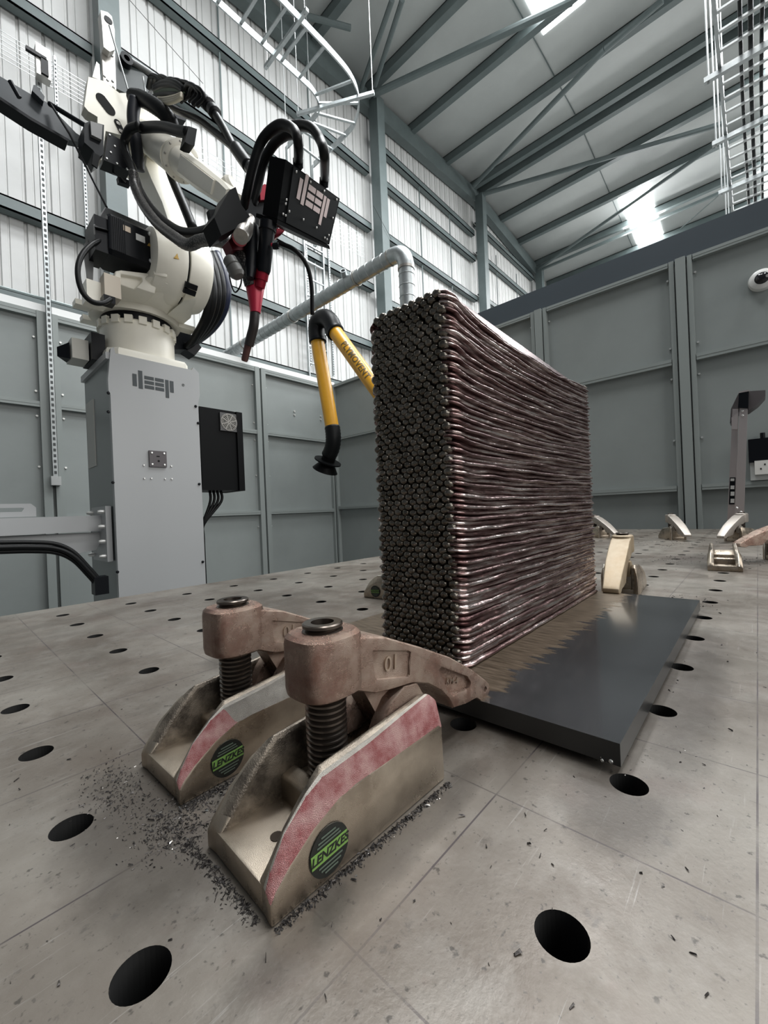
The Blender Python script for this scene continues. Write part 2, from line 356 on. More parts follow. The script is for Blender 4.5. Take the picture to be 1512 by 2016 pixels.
# ================================================================== WELDING TABLE
HX0, HY0, HP, HR = 0.06338, 0.23205, 0.15, 0.0135
def table_material():
    m = bpy.data.materials.new('oiled_steel_plate'); m.use_nodes = True; nt = m.node_tree; N = nt.nodes; L = nt.links
    b = N['Principled BSDF']; b.inputs['Metallic'].default_value = 0.35
    tc = N.new('ShaderNodeTexCoord')
    def noise(scale, det=6, rough=0.6, st=(1, 1, 1), rot=0.0):
        mp = N.new('ShaderNodeMapping'); mp.inputs['Scale'].default_value = st; mp.inputs['Rotation'].default_value = (0, 0, rot); L.new(tc.outputs['Object'], mp.inputs[0])
        n = N.new('ShaderNodeTexNoise'); n.inputs['Scale'].default_value = scale; n.inputs['Detail'].default_value = det; n.inputs['Roughness'].default_value = rough
        L.new(mp.outputs[0], n.inputs['Vector']); return n.outputs['Fac']
    def ramp(f, p0, p1, c0=0.0, c1=1.0):
        r = N.new('ShaderNodeMapRange'); r.inputs[1].default_value = p0; r.inputs[2].default_value = p1; r.inputs[3].default_value = c0; r.inputs[4].default_value = c1
        L.new(f, r.inputs[0]); return r.outputs[0]
    def mix(a, c, f):
        x = N.new('ShaderNodeMix'); x.data_type = 'RGBA'
        if isinstance(f, float): x.inputs[0].default_value = f
        else: L.new(f, x.inputs[0])
        for s, k in ((a, 6), (c, 7)):
            if isinstance(s, tuple): x.inputs[k].default_value = (*s, 1)
            else: L.new(s, x.inputs[k])
        return x.outputs[2]
    def math_(op, a, c=None):
        x = N.new('ShaderNodeMath'); x.operation = op
        for i, s in enumerate((a, c)):
            if s is None: continue
            if isinstance(s, (int, float)): x.inputs[i].default_value = s
            else: L.new(s, x.inputs[i])
        return x.outputs[0]
    base = mix((0.118, 0.098, 0.080), (0.225, 0.205, 0.178), ramp(noise(4.0), 0.38, 0.62))
    base = mix(base, (0.28, 0.265, 0.24), ramp(noise(14.0, 8, 0.7), 0.5, 0.75, 0, 0.55))
    base = mix(base, (0.16, 0.115, 0.10), ramp(noise(7.0, 5, 0.7, rot=0.4), 0.56, 0.72, 0, 0.5))
    # dark grease specks
    base = mix(base, (0.045, 0.04, 0.035), ramp(noise(120, 3, 0.6), 0.64, 0.70, 0, 0.75))
    base = mix(base, (0.06, 0.055, 0.05), ramp(noise(330, 2, 0.5), 0.66, 0.72, 0, 0.5))
    # grinding scratches
    base = mix(base, (0.42, 0.41, 0.39), ramp(noise(26, 4, 0.7, (0.35, 9, 1), 0.0), 0.63, 0.70, 0, 0.28))
    base = mix(base, (0.50, 0.49, 0.47), ramp(noise(17, 4, 0.75, (0.25, 16, 1), 0.5), 0.67, 0.72, 0, 0.35))
    # scribed grid lines half way between the holes
    sp = N.new('ShaderNodeSeparateXYZ'); L.new(tc.outputs['Object'], sp.inputs[0])
    masks = []
    for ax, o0 in ((0, HX0+0.075), (1, HY0+0.075)):
        t = math_('DIVIDE', math_('SUBTRACT', sp.outputs[ax], o0-0.075), HP)
        fr = math_('SUBTRACT', math_('FRACT', t), 0.5)
        masks.append(math_('LESS_THAN', math_('ABSOLUTE', fr), 0.0042))
    gm = math_('MAXIMUM', masks[0], masks[1])
    gm = math_('MULTIPLY', gm, ramp(noise(9, 3), 0.40, 0.55, 0.25, 0.85))
    base = mix(base, (0.05, 0.04, 0.045), gm)
    # oily soiled patches: round the clamps' feet and along the free edge of the plate
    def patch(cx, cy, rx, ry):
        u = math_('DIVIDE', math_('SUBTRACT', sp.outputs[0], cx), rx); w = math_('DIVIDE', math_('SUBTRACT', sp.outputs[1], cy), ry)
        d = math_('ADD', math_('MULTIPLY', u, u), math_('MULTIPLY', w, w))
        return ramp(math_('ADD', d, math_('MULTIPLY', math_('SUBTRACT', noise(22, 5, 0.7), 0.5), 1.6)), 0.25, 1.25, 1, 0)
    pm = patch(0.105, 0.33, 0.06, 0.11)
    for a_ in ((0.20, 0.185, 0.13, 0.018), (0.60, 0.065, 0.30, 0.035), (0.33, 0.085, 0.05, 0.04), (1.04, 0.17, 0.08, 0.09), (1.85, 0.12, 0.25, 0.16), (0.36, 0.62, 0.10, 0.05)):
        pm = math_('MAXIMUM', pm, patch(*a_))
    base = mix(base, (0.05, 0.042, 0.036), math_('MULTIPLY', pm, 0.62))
    # a light ground groove and dark pen marks left by hand
    base = mix(base, (0.07, 0.065, 0.06), ramp(noise(55, 5, 0.75, (1, 1, 1), 0.2), 0.60, 0.68, 0, 0.45))
    L.new(base, b.inputs['Base Color'])
    L.new(ramp(noise(9, 6, 0.7), 0.35, 0.65, 0.30, 0.52), b.inputs['Roughness'])
    bp = N.new('ShaderNodeBump'); bp.inputs['Strength'].default_value = 0.25; bp.inputs['Distance'].default_value = 0.0006
    L.new(noise(260, 4), bp.inputs['Height']); L.new(bp.outputs[0], b.inputs['Normal'])
    return m
table = thing('welding_table', 'large steel welding table with a grid of round holes and scribed lines', 'table', (1.8, 0.4, -0.87))
def tpart(o): o.parent = table; o.matrix_parent_inverse = Matrix.Translation((-1.8, -0.4, 0.87)); return o
bm = BM()
I0, I1, J0, J1 = -1, 24, -4, 7
nseg = 32
for i in range(I0, I1+1):
    for j in range(J0, J1+1):
        cx, cy = HX0+i*HP, HY0+j*HP
        x0, x1_, y0, y1_ = cx-HP/2, cx+HP/2, cy-HP/2, cy+HP/2
        if i == I1: x1_ = 3.74
        if j == J1: y1_ = 1.42
        inn = []; out = []; low = []
        for k in range(nseg):
            a = 2*pi*k/nseg; c, s = cos(a), sin(a)
            inn.append(bm.verts.new((cx+HR*c, cy+HR*s, 0))); low.append(bm.verts.new((cx+HR*c, cy+HR*s, -0.03)))
            m_ = max(abs(c), abs(s)); px_, py_ = c/m_, s/m_
            out.append(bm.verts.new((cx+px_*((x1_-cx) if px_ > 0 else (cx-x0)), cy+py_*((y1_-cy) if py_ > 0 else (cy-y0)), 0)))
        for k in range(nseg):
            l = (k+1) % nseg
            bm.faces.new((out[k], out[l], inn[l], inn[k])); f = bm.faces.new((inn[k], inn[l], low[l], low[k])); f.material_index = 1
bmesh.ops.remove_doubles(bm, verts=bm.verts, dist=1e-5)
top = tpart(obj('tabletop', bm, [table_material(), mat('hole_bore', (0.03, 0.03, 0.03), 0.6, 0.5)]))
XA, XB, YA, YB = HX0+(I0-0.5)*HP, 3.74, HY0+(J0-0.5)*HP, 1.42
bm = BM()
for lo, hi in (((XA, YA, -0.2), (XA+0.02, YB, -0.001)), ((XB-0.02, YA, -0.2), (XB, YB, -0.001)), ((XA, YA, -0.2), (XB, YA+0.02, -0.001)), ((XA, YB-0.02, -0.2), (XB, YB, -0.001))): box(bm, lo, hi)
box(bm, (XA, YA, -0.205), (XB, YB, -0.2))
tpart(obj('blackout_skirt', bm, mat('table_side', (0.10, 0.10, 0.10), 0.5, 0.5)))  # unseen skirt and bottom sheet, added to keep the holes dark inside
for x in (XA+0.1, 1.8, XB-0.1):
    for y in (YA+0.1, YB-0.1):
        bm = BM(); box(bm, (x-0.05, y-0.05, -0.87), (x+0.05, y+0.05, -0.205)); tpart(obj('leg', bm, MATS['table_side']))

# ================================================================== BASE PLATE
def plate_material():
    m = bpy.data.materials.new('mill_scale_plate'); m.use_nodes = True; nt = m.node_tree; N = nt.nodes; L = nt.links
    b = N['Principled BSDF']; tc = N.new('ShaderNodeTexCoord'); sp = N.new('ShaderNodeSeparateXYZ'); L.new(tc.outputs['Object'], sp.inputs[0])
    # heat-affected brushed zone beside the weld: distance across the plate (Y) plus ragged noise
    mp = N.new('ShaderNodeMapping'); mp.inputs['Scale'].default_value = (70, 5, 1); L.new(tc.outputs['Object'], mp.inputs[0])
    n = N.new('ShaderNodeTexNoise'); n.inputs['Scale'].default_value = 1.0; n.inputs['Detail'].default_value = 3; n.inputs['Roughness'].default_value = 0.5; L.new(mp.outputs[0], n.inputs['Vector'])
    def M_(op, a, c=None, d=None):
        x = N.new('ShaderNodeMath'); x.operation = op
        for i, s in enumerate((a, c, d)):
            if s is None: continue
            if isinstance(s, (int, float)): x.inputs[i].default_value = s
            else: L.new(s, x.inputs[i])
        return x.outputs[0]
    yy = M_('ADD', sp.outputs[1], M_('MULTIPLY', M_('SUBTRACT', n.outputs['Fac'], 0.5), 0.10))
    edge = M_('MULTIPLY_ADD', sp.outputs[0], -0.01, 0.215)
    z1 = N.new('ShaderNodeMapRange'); z1.inputs[1].default_value = -0.002; z1.inputs[2].default_value = 0.006; L.new(M_('SUBTRACT', yy, edge), z1.inputs[0])
    n2 = N.new('ShaderNodeTexNoise'); n2.inputs['Scale'].default_value = 1; n2.inputs['Detail'].default_value = 5; mp2 = N.new('ShaderNodeMapping'); mp2.inputs['Scale'].default_value = (260, 30, 1); L.new(tc.outputs['Object'], mp2.inputs[0]); L.new(mp2.outputs[0], n2.inputs['Vector'])
    r = N.new('ShaderNodeValToRGB'); r.color_ramp.elements[0].color = (0.075, 0.055, 0.036, 1); r.color_ramp.elements[1].color = (0.20, 0.155, 0.11, 1); r.color_ramp.elements[0].position = 0.35; r.color_ramp.elements[1].position = 0.7
    L.new(n2.outputs['Fac'], r.inputs[0])
    n3 = N.new('ShaderNodeTexNoise'); n3.inputs['Scale'].default_value = 7; n3.inputs['Detail'].default_value = 5; L.new(tc.outputs['Object'], n3.inputs['Vector'])
    r3 = N.new('ShaderNodeValToRGB'); r3.color_ramp.elements[0].color = (0.035, 0.036, 0.038, 1); r3.color_ramp.elements[1].color = (0.10, 0.105, 0.11, 1); L.new(n3.outputs['Fac'], r3.inputs[0])
    mx = N.new('ShaderNodeMix'); mx.data_type = 'RGBA'; L.new(z1.outputs[0], mx.inputs[0]); L.new(r3.outputs[0], mx.inputs[6]); L.new(r.outputs[0], mx.inputs[7])
    L.new(mx.outputs[2], b.inputs['Base Color']); b.inputs['Metallic'].default_value = 0.5
    rr = N.new('ShaderNodeMapRange'); rr.inputs[3].default_value = 0.13; rr.inputs[4].default_value = 0.42; L.new(z1.outputs[0], rr.inputs[0]); L.new(rr.outputs[0], b.inputs['Roughness'])
    return m
PX0, PX1, PY0, PY1, PZ0, PZ1 = 0.371, 0.994, 0.089, 0.548, 0.007, 0.026
bm = BM(); box(bm, (PX0, PY0, PZ0), (PX1, PY1, PZ1))
plate = obj('base_plate', bm, [plate_material(), mat('plate_edge', (0.055, 0.056, 0.056), 0.32, 0.5)], bevel=0.0012)
for p in plate.data.polygons: p.material_index = 0 if p.normal.z > 0.5 else 1
tag(plate, 'dark rectangular steel plate under the tall welded block, clamped to the table', 'steel plate')
bm = BM()
rs_ = random.Random(2)
for k in range(9): sphere(bm, (PX0+0.002+rs_.uniform(-0.003, 0.004), PY0+0.006+k*0.0011, PZ0+rs_.uniform(-0.001, 0.003)), rs_.uniform(0.0012, 0.0024), None, 8, 6)
obj('weld_tack', bm, mat('bright_weld', (0.6, 0.6, 0.58), 0.25, 0.9), plate, smooth=True, label='shiny little weld tack on the front corner')
n_ = 0
for (x, y) in ((0.41, 0.13), (0.41, 0.51), (0.95, 0.13), (0.95, 0.51)):
    bm = BM(); box(bm, (x-0.02, y-0.02, 0.0), (x+0.02, y+0.02, PZ0)); o = obj('packing_shim', bm, MATS['table_side'])
    tag(o, ['small packing shim under the nearest right corner of the dark plate', 'small packing shim under the near left corner of the dark plate', 'small packing shim under the far right corner of the dark plate', 'small packing shim under the far left corner of the dark plate'][n_], 'shim', 'packing shims under the plate'); n_ += 1

# ================================================================== WELDED BLOCK (bead on bead)
WX0, WX1, WY0, WY1 = 0.432, 0.982, 0.272, 0.404
def vnoise(seed):
    rs = np.random.RandomState(seed); g = rs.rand(512)
    def f(x):
        i = np.floor(x).astype(int); t = x-i; t = t*t*(3-2*t)
        return g[i % 512]*(1-t)+g[(i+1) % 512]*t-0.5
    return f
def wall_block():
    LP = 0.0069; nl = 66; H0 = PZ1+0.0002; HT = nl*LP
    sub = 8
    # outline path around the block: start far +Y side, run down -Y side towards the camera, round corner, ...
    path = []   # (x, y, nx, ny)
    rc = 0.014
    nx_ = 230
    for k in range(nx_+1):
        x = WX1 - rc*0.3 - (WX1-WX0-rc*1.3)*k/nx_; path.append((x, WY0, 0, -1))
    for k in range(1, 9):
        a = pi/2*k/8; path.append((WX0+rc-rc*sin(a), WY0+rc-rc*cos(a), -sin(a), -cos(a)))
    for k in range(1, 9): path.append((WX0, WY0+rc+(WY1-WY0-2*rc)*k/8, -1, 0))
    for k in range(1, 7):
        a = pi/2*k/6; path.append((WX0+rc-rc*cos(a), WY1-rc+rc*sin(a), -cos(a), sin(a)))
    for k in range(1, 31): path.append((WX0+rc+(WX1-WX0-rc)*k/30, WY1, 0, 1))
    path.append((WX1, WY0+rc, 1, 0)) if False else None
    P = np.array(path); n = len(P); rows = nl*sub
    s = np.concatenate([[0], np.cumsum(np.hypot(np.diff(P[:, 0]), np.diff(P[:, 1])))])
    Zs = np.arange(rows+1)/sub
    V = np.zeros((rows+1, n, 3))
    f1 = [vnoise(10+i) for i in range(nl+2)]; f2 = [vnoise(200+i) for i in range(nl+2)]
    rs = np.random.RandomState(3); off = rs.rand(nl+2)*200; depthL = 0.0010+0.0026*rs.rand(nl+2)
    major = np.array([1.0 if i % 2 == 0 else 0.55 for i in range(nl+2)])
    g0 = vnoise(77)
    for r in range(rows+1):
        L_ = min(int(r//sub), nl-1); ph = (r-L_*sub)/sub
        prof = (1-((ph-0.32)/0.68)**2) if ph > 0.32 else sqrt(max(0.0, 1-((0.32-ph)/0.32)**2))          # sagging bead: full below, sloping shoulder above
        face = (P[:, 2] < -0.99)
        bul = prof*(0.0030+depthL[L_])*major[L_] + (f1[L_](s*50+off[L_])*0.0012 + f2[L_](s*150+off[L_])*0.0007)*prof
        # edge kick: each bead end swells and climbs at the near corner
        e = np.exp(-np.maximum(0, P[:, 0]-WX0)/0.016)
        bul = bul + prof*0.0016*e*major[L_]
        zz = H0 + LP*(L_+ph)
        dz = 0.0042*e + g0(s*9+L_*0.35)*0.0030 + f1[L_](s*25+off[L_])*0.0022
        # layers rise a little towards the near end at the top, dip in the middle
        tt = (L_+ph)/nl
        lx = (P[:, 0]-WX0)/(WX1-WX0)
        dz = dz + tt**3*(0.012*np.exp(-lx/0.10) + 0.0 - 0.010*np.sin(pi*np.clip(lx, 0, 1)) )
        dz = dz*min(1, (L_+ph)/3)
        # rounded crown
        crown = max(0, (tt-0.98)/0.02); bul = bul - crown**2*0.005
        bul = np.where(face, -0.004, bul)
        V[r, :, 0] = P[:, 0]+P[:, 2]*bul; V[r, :, 1] = P[:, 1]+P[:, 3]*bul; V[r, :, 2] = zz+dz
    # slight inward lean: the bottom flares
    verts = V.reshape(-1, 3).tolist(); faces = []
    for r in range(rows):
        for k in range(n-1):
            a = r*n+k; faces.append((a, a+1, a+n+1, a+n))
    # far end and top
    base = len(verts); topr = rows*n
    half = nx_
    cap = list(range(topr, topr+n)); faces.append(tuple(cap))
    for r in range(rows): faces.append((r*n, (r+1)*n, (r+1)*n+n-1, r*n+n-1))
    me = bpy.data.meshes.new('block'); me.from_pydata(verts, [], faces); me.update()
    for p in me.polygons: p.use_smooth = True
    return me, LP, nl, H0
wb = thing('welded_block', 'tall wall-like block built from hundreds of stacked weld beads, standing on the dark plate', 'metal block', ((WX0+WX1)/2, (WY0+WY1)/2, PZ1))
def local(o, t): o.parent = t; o.matrix_parent_inverse = Matrix.Translation(-Vector(t.location)); return o
me, LP, NL, H0 = wall_block()
def bead_mat():
    m = bpy.data.materials.new('weld_bead_side'); m.use_nodes = True; nt = m.node_tree; N = nt.nodes; L = nt.links
    b = N['Principled BSDF']; b.inputs['Metallic'].default_value = 0.95
    tc = N.new('ShaderNodeTexCoord')
    def nz(sc, st, det=5, rg=0.65):
        mp = N.new('ShaderNodeMapping'); mp.inputs['Scale'].default_value = st; L.new(tc.outputs['Object'], mp.inputs[0])
        n = N.new('ShaderNodeTexNoise'); n.inputs['Scale'].default_value = sc; n.inputs['Detail'].default_value = det; n.inputs['Roughness'].default_value = rg; L.new(mp.outputs[0], n.inputs['Vector']); return n.outputs['Fac']
    r = N.new('ShaderNodeValToRGB'); e = r.color_ramp.elements
    e[0].position = 0.36; e[0].color = (0.050, 0.022, 0.022, 1); e[1].position = 0.66; e[1].color = (0.62, 0.55, 0.53, 1)
    k = r.color_ramp.elements.new(0.50); k.color = (0.17, 0.105, 0.10, 1)
    L.new(nz(26, (0.30, 1, 5.6), 3), r.inputs[0]); L.new(r.outputs[0], b.inputs['Base Color'])
    mr = N.new('ShaderNodeMapRange'); mr.inputs[1].default_value = 0.35; mr.inputs[2].default_value = 0.65; mr.inputs[3].default_value = 0.36; mr.inputs[4].default_value = 0.20
    L.new(nz(26, (0.30, 1, 5.6), 3), mr.inputs[0]); L.new(mr.outputs[0], b.inputs['Roughness'])
    bp = N.new('ShaderNodeBump'); bp.inputs['Strength'].default_value = 0.5; bp.inputs['Distance'].default_value = 0.0010
    L.new(nz(200, (0.5, 1, 1.3), 3), bp.inputs['Height']); L.new(bp.outputs[0], b.inputs['Normal'])
    return m
o = link('layered_wall', me, bead_mat()); me.set_sharp_from_angle(angle=radians(60)); local(o, wb)
bm = BM(); rs = random.Random(5)
ny = 10; dy = (WY1-WY0-0.006)/ny
tm = bmesh.new(); bmesh.ops.create_uvsphere(tm, u_segments=10, v_segments=7, radius=1); tv = [v.co.copy() for v in tm.verts]; tf = [[v.index for v in f.verts] for f in tm.faces]; tm.free()
verts = []; faces = []
for r in range(NL):
    nn = ny if r % 2 == 0 else ny-1
    for c in range(nn):
        y = WY0+0.003+dy*(c+0.5+(0 if r % 2 == 0 else 0.5)) + rs.uniform(-1, 1)*0.0008
        z = H0+LP*(r+0.5)+rs.uniform(-1, 1)*0.0011 + (r/NL)**3*0.010 + 0.003
        x = WX0-0.0005+rs.uniform(-1, 1)*0.0010
        if r >= NL-3:
            d = min(y-WY0, WY1-y)
            if d < 0.012 and r >= NL-2: continue
            z -= max(0, 0.02-d)*0.35
        rad = (0.0070*rs.uniform(0.92, 1.1), 0.0068*rs.uniform(0.94, 1.06), 0.0054*rs.uniform(0.94, 1.06))
        tl = rs.uniform(-0.4, 0.4); R = Matrix.Rotation(tl, 3, 'X') @ Matrix.Rotation(rs.uniform(0.1, 0.5), 3, 'Y')
        b0 = len(verts)
        for v in tv:
            w = R @ Vector((v.x*rad[0], v.y*rad[1], v.z*rad[2])); verts.append((x+w.x, y+w.y, z+w.z))
        faces += [tuple(b0+i for i in f) for f in tf]
me = bpy.data.meshes.new('ends'); me.from_pydata(verts, [], faces)
o = link('bead_ends', me, mat('weld_bead_end', (0.10, 0.09, 0.075), 0.24, 0.9, scale=60, col2=(0.21, 0.19, 0.165), rvar=0.08), smooth=True, label='dark rounded bead ends of the near face'); local(o, wb)

# ================================================================== CLAMPS
cast = mat('cast_steel_nickel', (0.34, 0.28, 0.22), 0.29, 0.95, scale=18, col2=(0.56, 0.485, 0.395), rvar=0.08, bump=0.22, bscale=2400)
cast_dk = mat('cast_steel_greasy', (0.10, 0.085, 0.07), 0.38, 0.7, scale=40, col2=(0.36, 0.31, 0.25), rvar=0.1, bump=0.3, bscale=900)
cast_arm = mat('cast_steel_pinkish', (0.23, 0.135, 0.105), 0.28, 0.94, scale=30, col2=(0.42, 0.33, 0.27), rvar=0.08, bump=0.55, bscale=2200)
pink = mat('worn_red_paint', (0.32, 0.075, 0.08), 0.33, 0.55, scale=60, col2=(0.58, 0.36, 0.34), bump=0.8, bscale=2200)
silver_worn = mat('worn_silver_casting', (0.42, 0.39, 0.35), 0.34, 0.8, scale=50, col2=(0.62, 0.59, 0.54), bump=0.9, bscale=2400)
brass_arm = mat('cast_steel_yellowish', (0.27, 0.20, 0.12), 0.5, 0.35, scale=25, col2=(0.40, 0.33, 0.235), rvar=0.08, bump=0.15, bscale=1200)
edge_worn = mat('worn_bright_edge', (0.55, 0.52, 0.47), 0.30, 0.9, scale=60, col2=(0.80, 0.77, 0.70), bump=0.6, bscale=2200)
thread_m = mat('oiled_black_thread', (0.13, 0.11, 0.095), 0.28, 0.9)
thread_hi = mat('worn_thread_top', (0.26, 0.23, 0.21), 0.3, 0.85)
badge_blk = mat('badge_black', (0.012, 0.014, 0.012), 0.35)
badge_grn = mat('badge_green', (0.18, 0.34, 0.08), 0.4)
badge_txt = mat('badge_dark_print', (0.01, 0.012, 0.01), 0.5)
badge_pale = mat('badge_grey_print', (0.10, 0.13, 0.10), 0.5)
cast_letter = mat('cast_letter_edge', (0.50, 0.40, 0.32), 0.35, 0.8)

def bake(bm, bevel=0.0, cutters=(), segs=2, ang=30):
    """mesh after cutting pockets and rounding its edges"""
    me = bpy.data.meshes.new('part'); bmesh.ops.recalc_face_normals(bm, faces=bm.faces); bm.to_mesh(me); bm.free()
    o = bpy.data.objects.new('part', me); COL.objects.link(o); cs = []
    for c in cutters:
        cm = bpy.data.meshes.new('cut'); bmesh.ops.recalc_face_normals(c, faces=c.faces); c.to_mesh(cm); c.free()
        co = bpy.data.objects.new('cut', cm); COL.objects.link(co); cs.append(co)
        m = o.modifiers.new('b', 'BOOLEAN'); m.operation = 'DIFFERENCE'; m.object = co; m.solver = 'EXACT'
    if bevel:
        m = o.modifiers.new('v', 'BEVEL'); m.width = bevel; m.segments = segs; m.limit_method = 'ANGLE'; m.angle_limit = radians(ang)
    dg = bpy.context.evaluated_depsgraph_get(); out = bpy.data.meshes.new_from_object(o.evaluated_get(dg))
    for q in [o]+cs: bpy.data.objects.remove(q)
    idx = [p.material_index for p in out.polygons]; out.materials.clear(); out['mi'] = idx
    for p in out.polygons: p.use_smooth = True
    out.set_sharp_from_angle(angle=radians(38))
    return out

OUT = [(0, 0, 0), (0, 0, 12), (3, 0, 17), (13, 0, 26), (30, 0, 37), (50, 0, 44.5), (66, 2.5, 45), (120, 2.5, 46), (156, 2.5, 47), (162, 3, 42), (163, 3, 0)]
RIDGE = [(1, 6, 0), (1, 7, 16), (5, 7.5, 24), (15, 8, 40), (31, 8, 53), (43, 8, 58), (85, 8, 62), (120, 8, 68), (152, 8, 73), (161, 8, 65), (162, 8, 0)]
LAND = [(2, 14, 0), (2, 14, 17), (8, 14, 24), (18, 14, 38), (32, 14, 52), (45, 14, 63), (88, 14, 67), (120, 14, 70), (149, 14, 73), (158, 14, 66), (160, 14, 0)]
INN = [(2, 17, 0), (2, 17, 15), (10, 17, 23), (20, 17, 36), (34, 17, 50), (46, 17, 60), (88, 17, 64), (120, 17, 67), (147, 17, 70), (156, 17, 64), (158, 17, 0)]
EDGE = [tuple(a*0.62+b*0.38 for a, b in zip(p, q)) for p, q in zip(RIDGE, LAND)]
WID = 83.0
def clamp_parts(root, paint, arm_m, badge=True, with_arm=True, body_only_low=False, pocket=True, upper=None):
    mm = 0.001
    # cast base with two cheeks
    bm = BM()
    for side in (0, 1):
        rings = [[(p[0]*mm, (p[1] if side == 0 else WID-p[1])*mm, p[2]*mm) for p in ring] for ring in (OUT, RIDGE, EDGE, LAND, INN)]
        n0 = len(bm.faces); loft(bm, rings)
        bm.faces.ensure_lookup_table()
        for f in bm.faces[n0:]:
            c = f.calc_center_median(); w = (c.y if side == 0 else WID*mm-c.y)
            if 0.0028 < w <= 0.0068 and c.z > 0.015 and c.x > 0.001:
                f.material_index = 0 if side else (1 if (c.x < 0.052 or upper is None) else 2)
            elif 0.0070 < w < 0.0098 and c.z > 0.02 and not side: f.material_index = 4
            elif w > 0.0098 and c.z > 0.03: f.material_index = 3
    box(bm, (0.0015, 0.010, 0), (0.160, 0.073, 0.0165))
    prism(bm, [(0.048, 0.012), (0.048, 0.033), (0.060, 0.036), (0.064, 0.030), (0.104, 0.030), (0.104, 0.012)], 0.0165, 0.0665)
    prism(bm, [(0.102, 0.012), (0.106, 0.040), (0.135, 0.052), (0.156, 0.050), (0.156, 0.012)], 0.0165, 0.0665)
    me = bake(bm, 0.0022, (), 2, 28)
    body = link('clamp_base', me, [cast, paint, upper or paint, cast_dk, edge_worn], root)
    me.polygons.foreach_set('material_index', list(me['mi'])); del me['mi']
    bm = BM(); cyl(bm, (0.026, 0.036, 0.0164), (0.026, 0.036, 0.0171), 0.0042, 14); obj('pin', bm, thread_m, body, smooth='auto')
    if badge:
        f = Matrix.Translation((0.0405, -0.0002, 0.0190))
        bm = BM(); lathe(bm, [(0.0001, 0.0), (0.0148, 0.0), (0.0148, -0.0008), (0.0001, -0.0008)], Matrix.Translation((0.0405, 0.0002, 0.019)) @ Matrix.Rotation(pi/2, 4, 'Z'), 40)
        bd = obj('badge', bm, badge_blk, body, smooth='auto', label='round black badge with a green band')
        B = basis((0.0405, -0.00095, 0.0192), (1, 0, 0.06), (-0.06, 0, 1))
        bm = BM(); box(bm, (-0.0138, -0.0040, -0.0002), (0.0138, 0.0040, 0.0001), B); obj('green_band', bm, badge_grn, bd)
        text('lettering', 'LENZKES', 0.0070, B @ Matrix.Translation((0, 0, 0.0002)), badge_txt, bd, depth=0.0001, shear=0.25, bold=0.0002)
        text('lettering', 'POWER CLAMP', 0.0028, B @ Matrix.Translation((0.0, 0.0078, 0.0)), badge_pale, bd, depth=0.0001) if False else None
        for k, (yy, ww) in enumerate(((0.0062, 0.009), (0.0083, 0.008), (0.0105, 0.0055), (-0.0064, 0.009), (-0.0088, 0.0075), (-0.0110, 0.005))):
            bm = BM(); box(bm, (-ww, yy-0.0005, -0.0002), (ww, yy+0.0003, 0.0001), B); obj('print_line', bm, badge_pale, bd)
    if not with_arm: return
    # clamping arm
    prof = [(73, 96), (73, 134.5), (84, 134), (116, 126), (158, 107), (201, 86), (239, 63), (268, 42), (275, 36), (276, 28), (270, 24.5), (256, 24.5), (246, 31), (226, 33), (203, 38), (195, 50), (184, 61), (166, 73), (146, 80), (122, 83), (104, 86), (90, 92), (82, 95.5)]
    bm = BM()
    # rounded arm section: three slices across its width
    W0, W1 = 19.5, 62
    def ring(w, inset):
        cx = sum(p[0] for p in prof)/len(prof); out = []
        n = len(prof)
        for i, p in enumerate(prof):
            a = Vector(prof[i-1]); b = Vector(p); c = Vector(prof[(i+1) % n]); t = ((b-a).normalized()+(c-b).normalized()); t = t.normalized() if t.length > 1e-4 else Vector((1, 0))
            nrm = Vector((t.y, -t.x)); q = b-nrm*(-inset)
            wl = w
            tip = max(0, (p[0]-190)/86)            # the nose narrows
            wl = 41+(w-41)*(1-0.25*tip)
            out.append((q.x*mm, wl*mm, q.y*mm))
        return out
    loft(bm, [ring(W0, 1.2), ring(W0+2, 0), ring(W1-2, 0), ring(W1, 1.2)])
    cut = []
    if pocket:
        c = BM(); prism(c, [(0.104, 0.098), (0.101, 0.117), (0.103, 0.119), (0.143, 0.108), (0.146, 0.106), (0.143, 0.088), (0.141, 0.087), (0.106, 0.096)], 0.010, 0.0222); cut.append(c)
        c = BM(); prism(c, [(0.184, 0.079), (0.188, 0.081), (0.232, 0.058), (0.238, 0.050), (0.236, 0.045), (0.203, 0.049), (0.196, 0.055)], 0.010, 0.0280); cut.append(c)
        c = BM(); cyl(c, (0.2655, 0.010, 0.0335), (0.2655, 0.05, 0.0335), 0.0030, 14); cut.append(c)
    me = bake(bm, 0.0009, cut, 2, 30)
    arm = link('clamping_arm', me, arm_m, root)
    # head block round the spindle
    bm = BM(); rings = []
    for (z, s) in ((0.0935, 0.86), (0.0955, 0.97), (0.100, 1.0), (0.131, 1.0), (0.1355, 0.97), (0.138, 0.86)):
        r = []
        for k in range(36):
            a = 2*pi*k/36; e = 0.72
            x = abs(cos(a))**e*(1 if cos(a) > 0 else -1); y = abs(sin(a))**e*(1 if sin(a) > 0 else -1)
            r.append((0.073+0.0265*s*x, 0.041+0.0245*s*y, z))
        rings.append(r)
    loft(bm, rings); obj('spindle_head', bm, arm_m, arm, smooth='auto')
    # foot of the arm and its curved bearing
    bm = BM(); prism(bm, [(0.100, 0.088), (0.148, 0.083), (0.140, 0.060), (0.128, 0.048), (0.120, 0.052)], 0.030, 0.052); obj('arm_foot', bm, arm_m, arm, bevel=0.0012)
    bm = BM(); prism(bm, [(0.098, 0.045), (0.108, 0.062), (0.120, 0.075), (0.136, 0.081), (0.150, 0.079), (0.157, 0.068), (0.156, 0.045)], 0.018, 0.030); obj('bearing', bm, arm_m, arm, bevel=0.002)
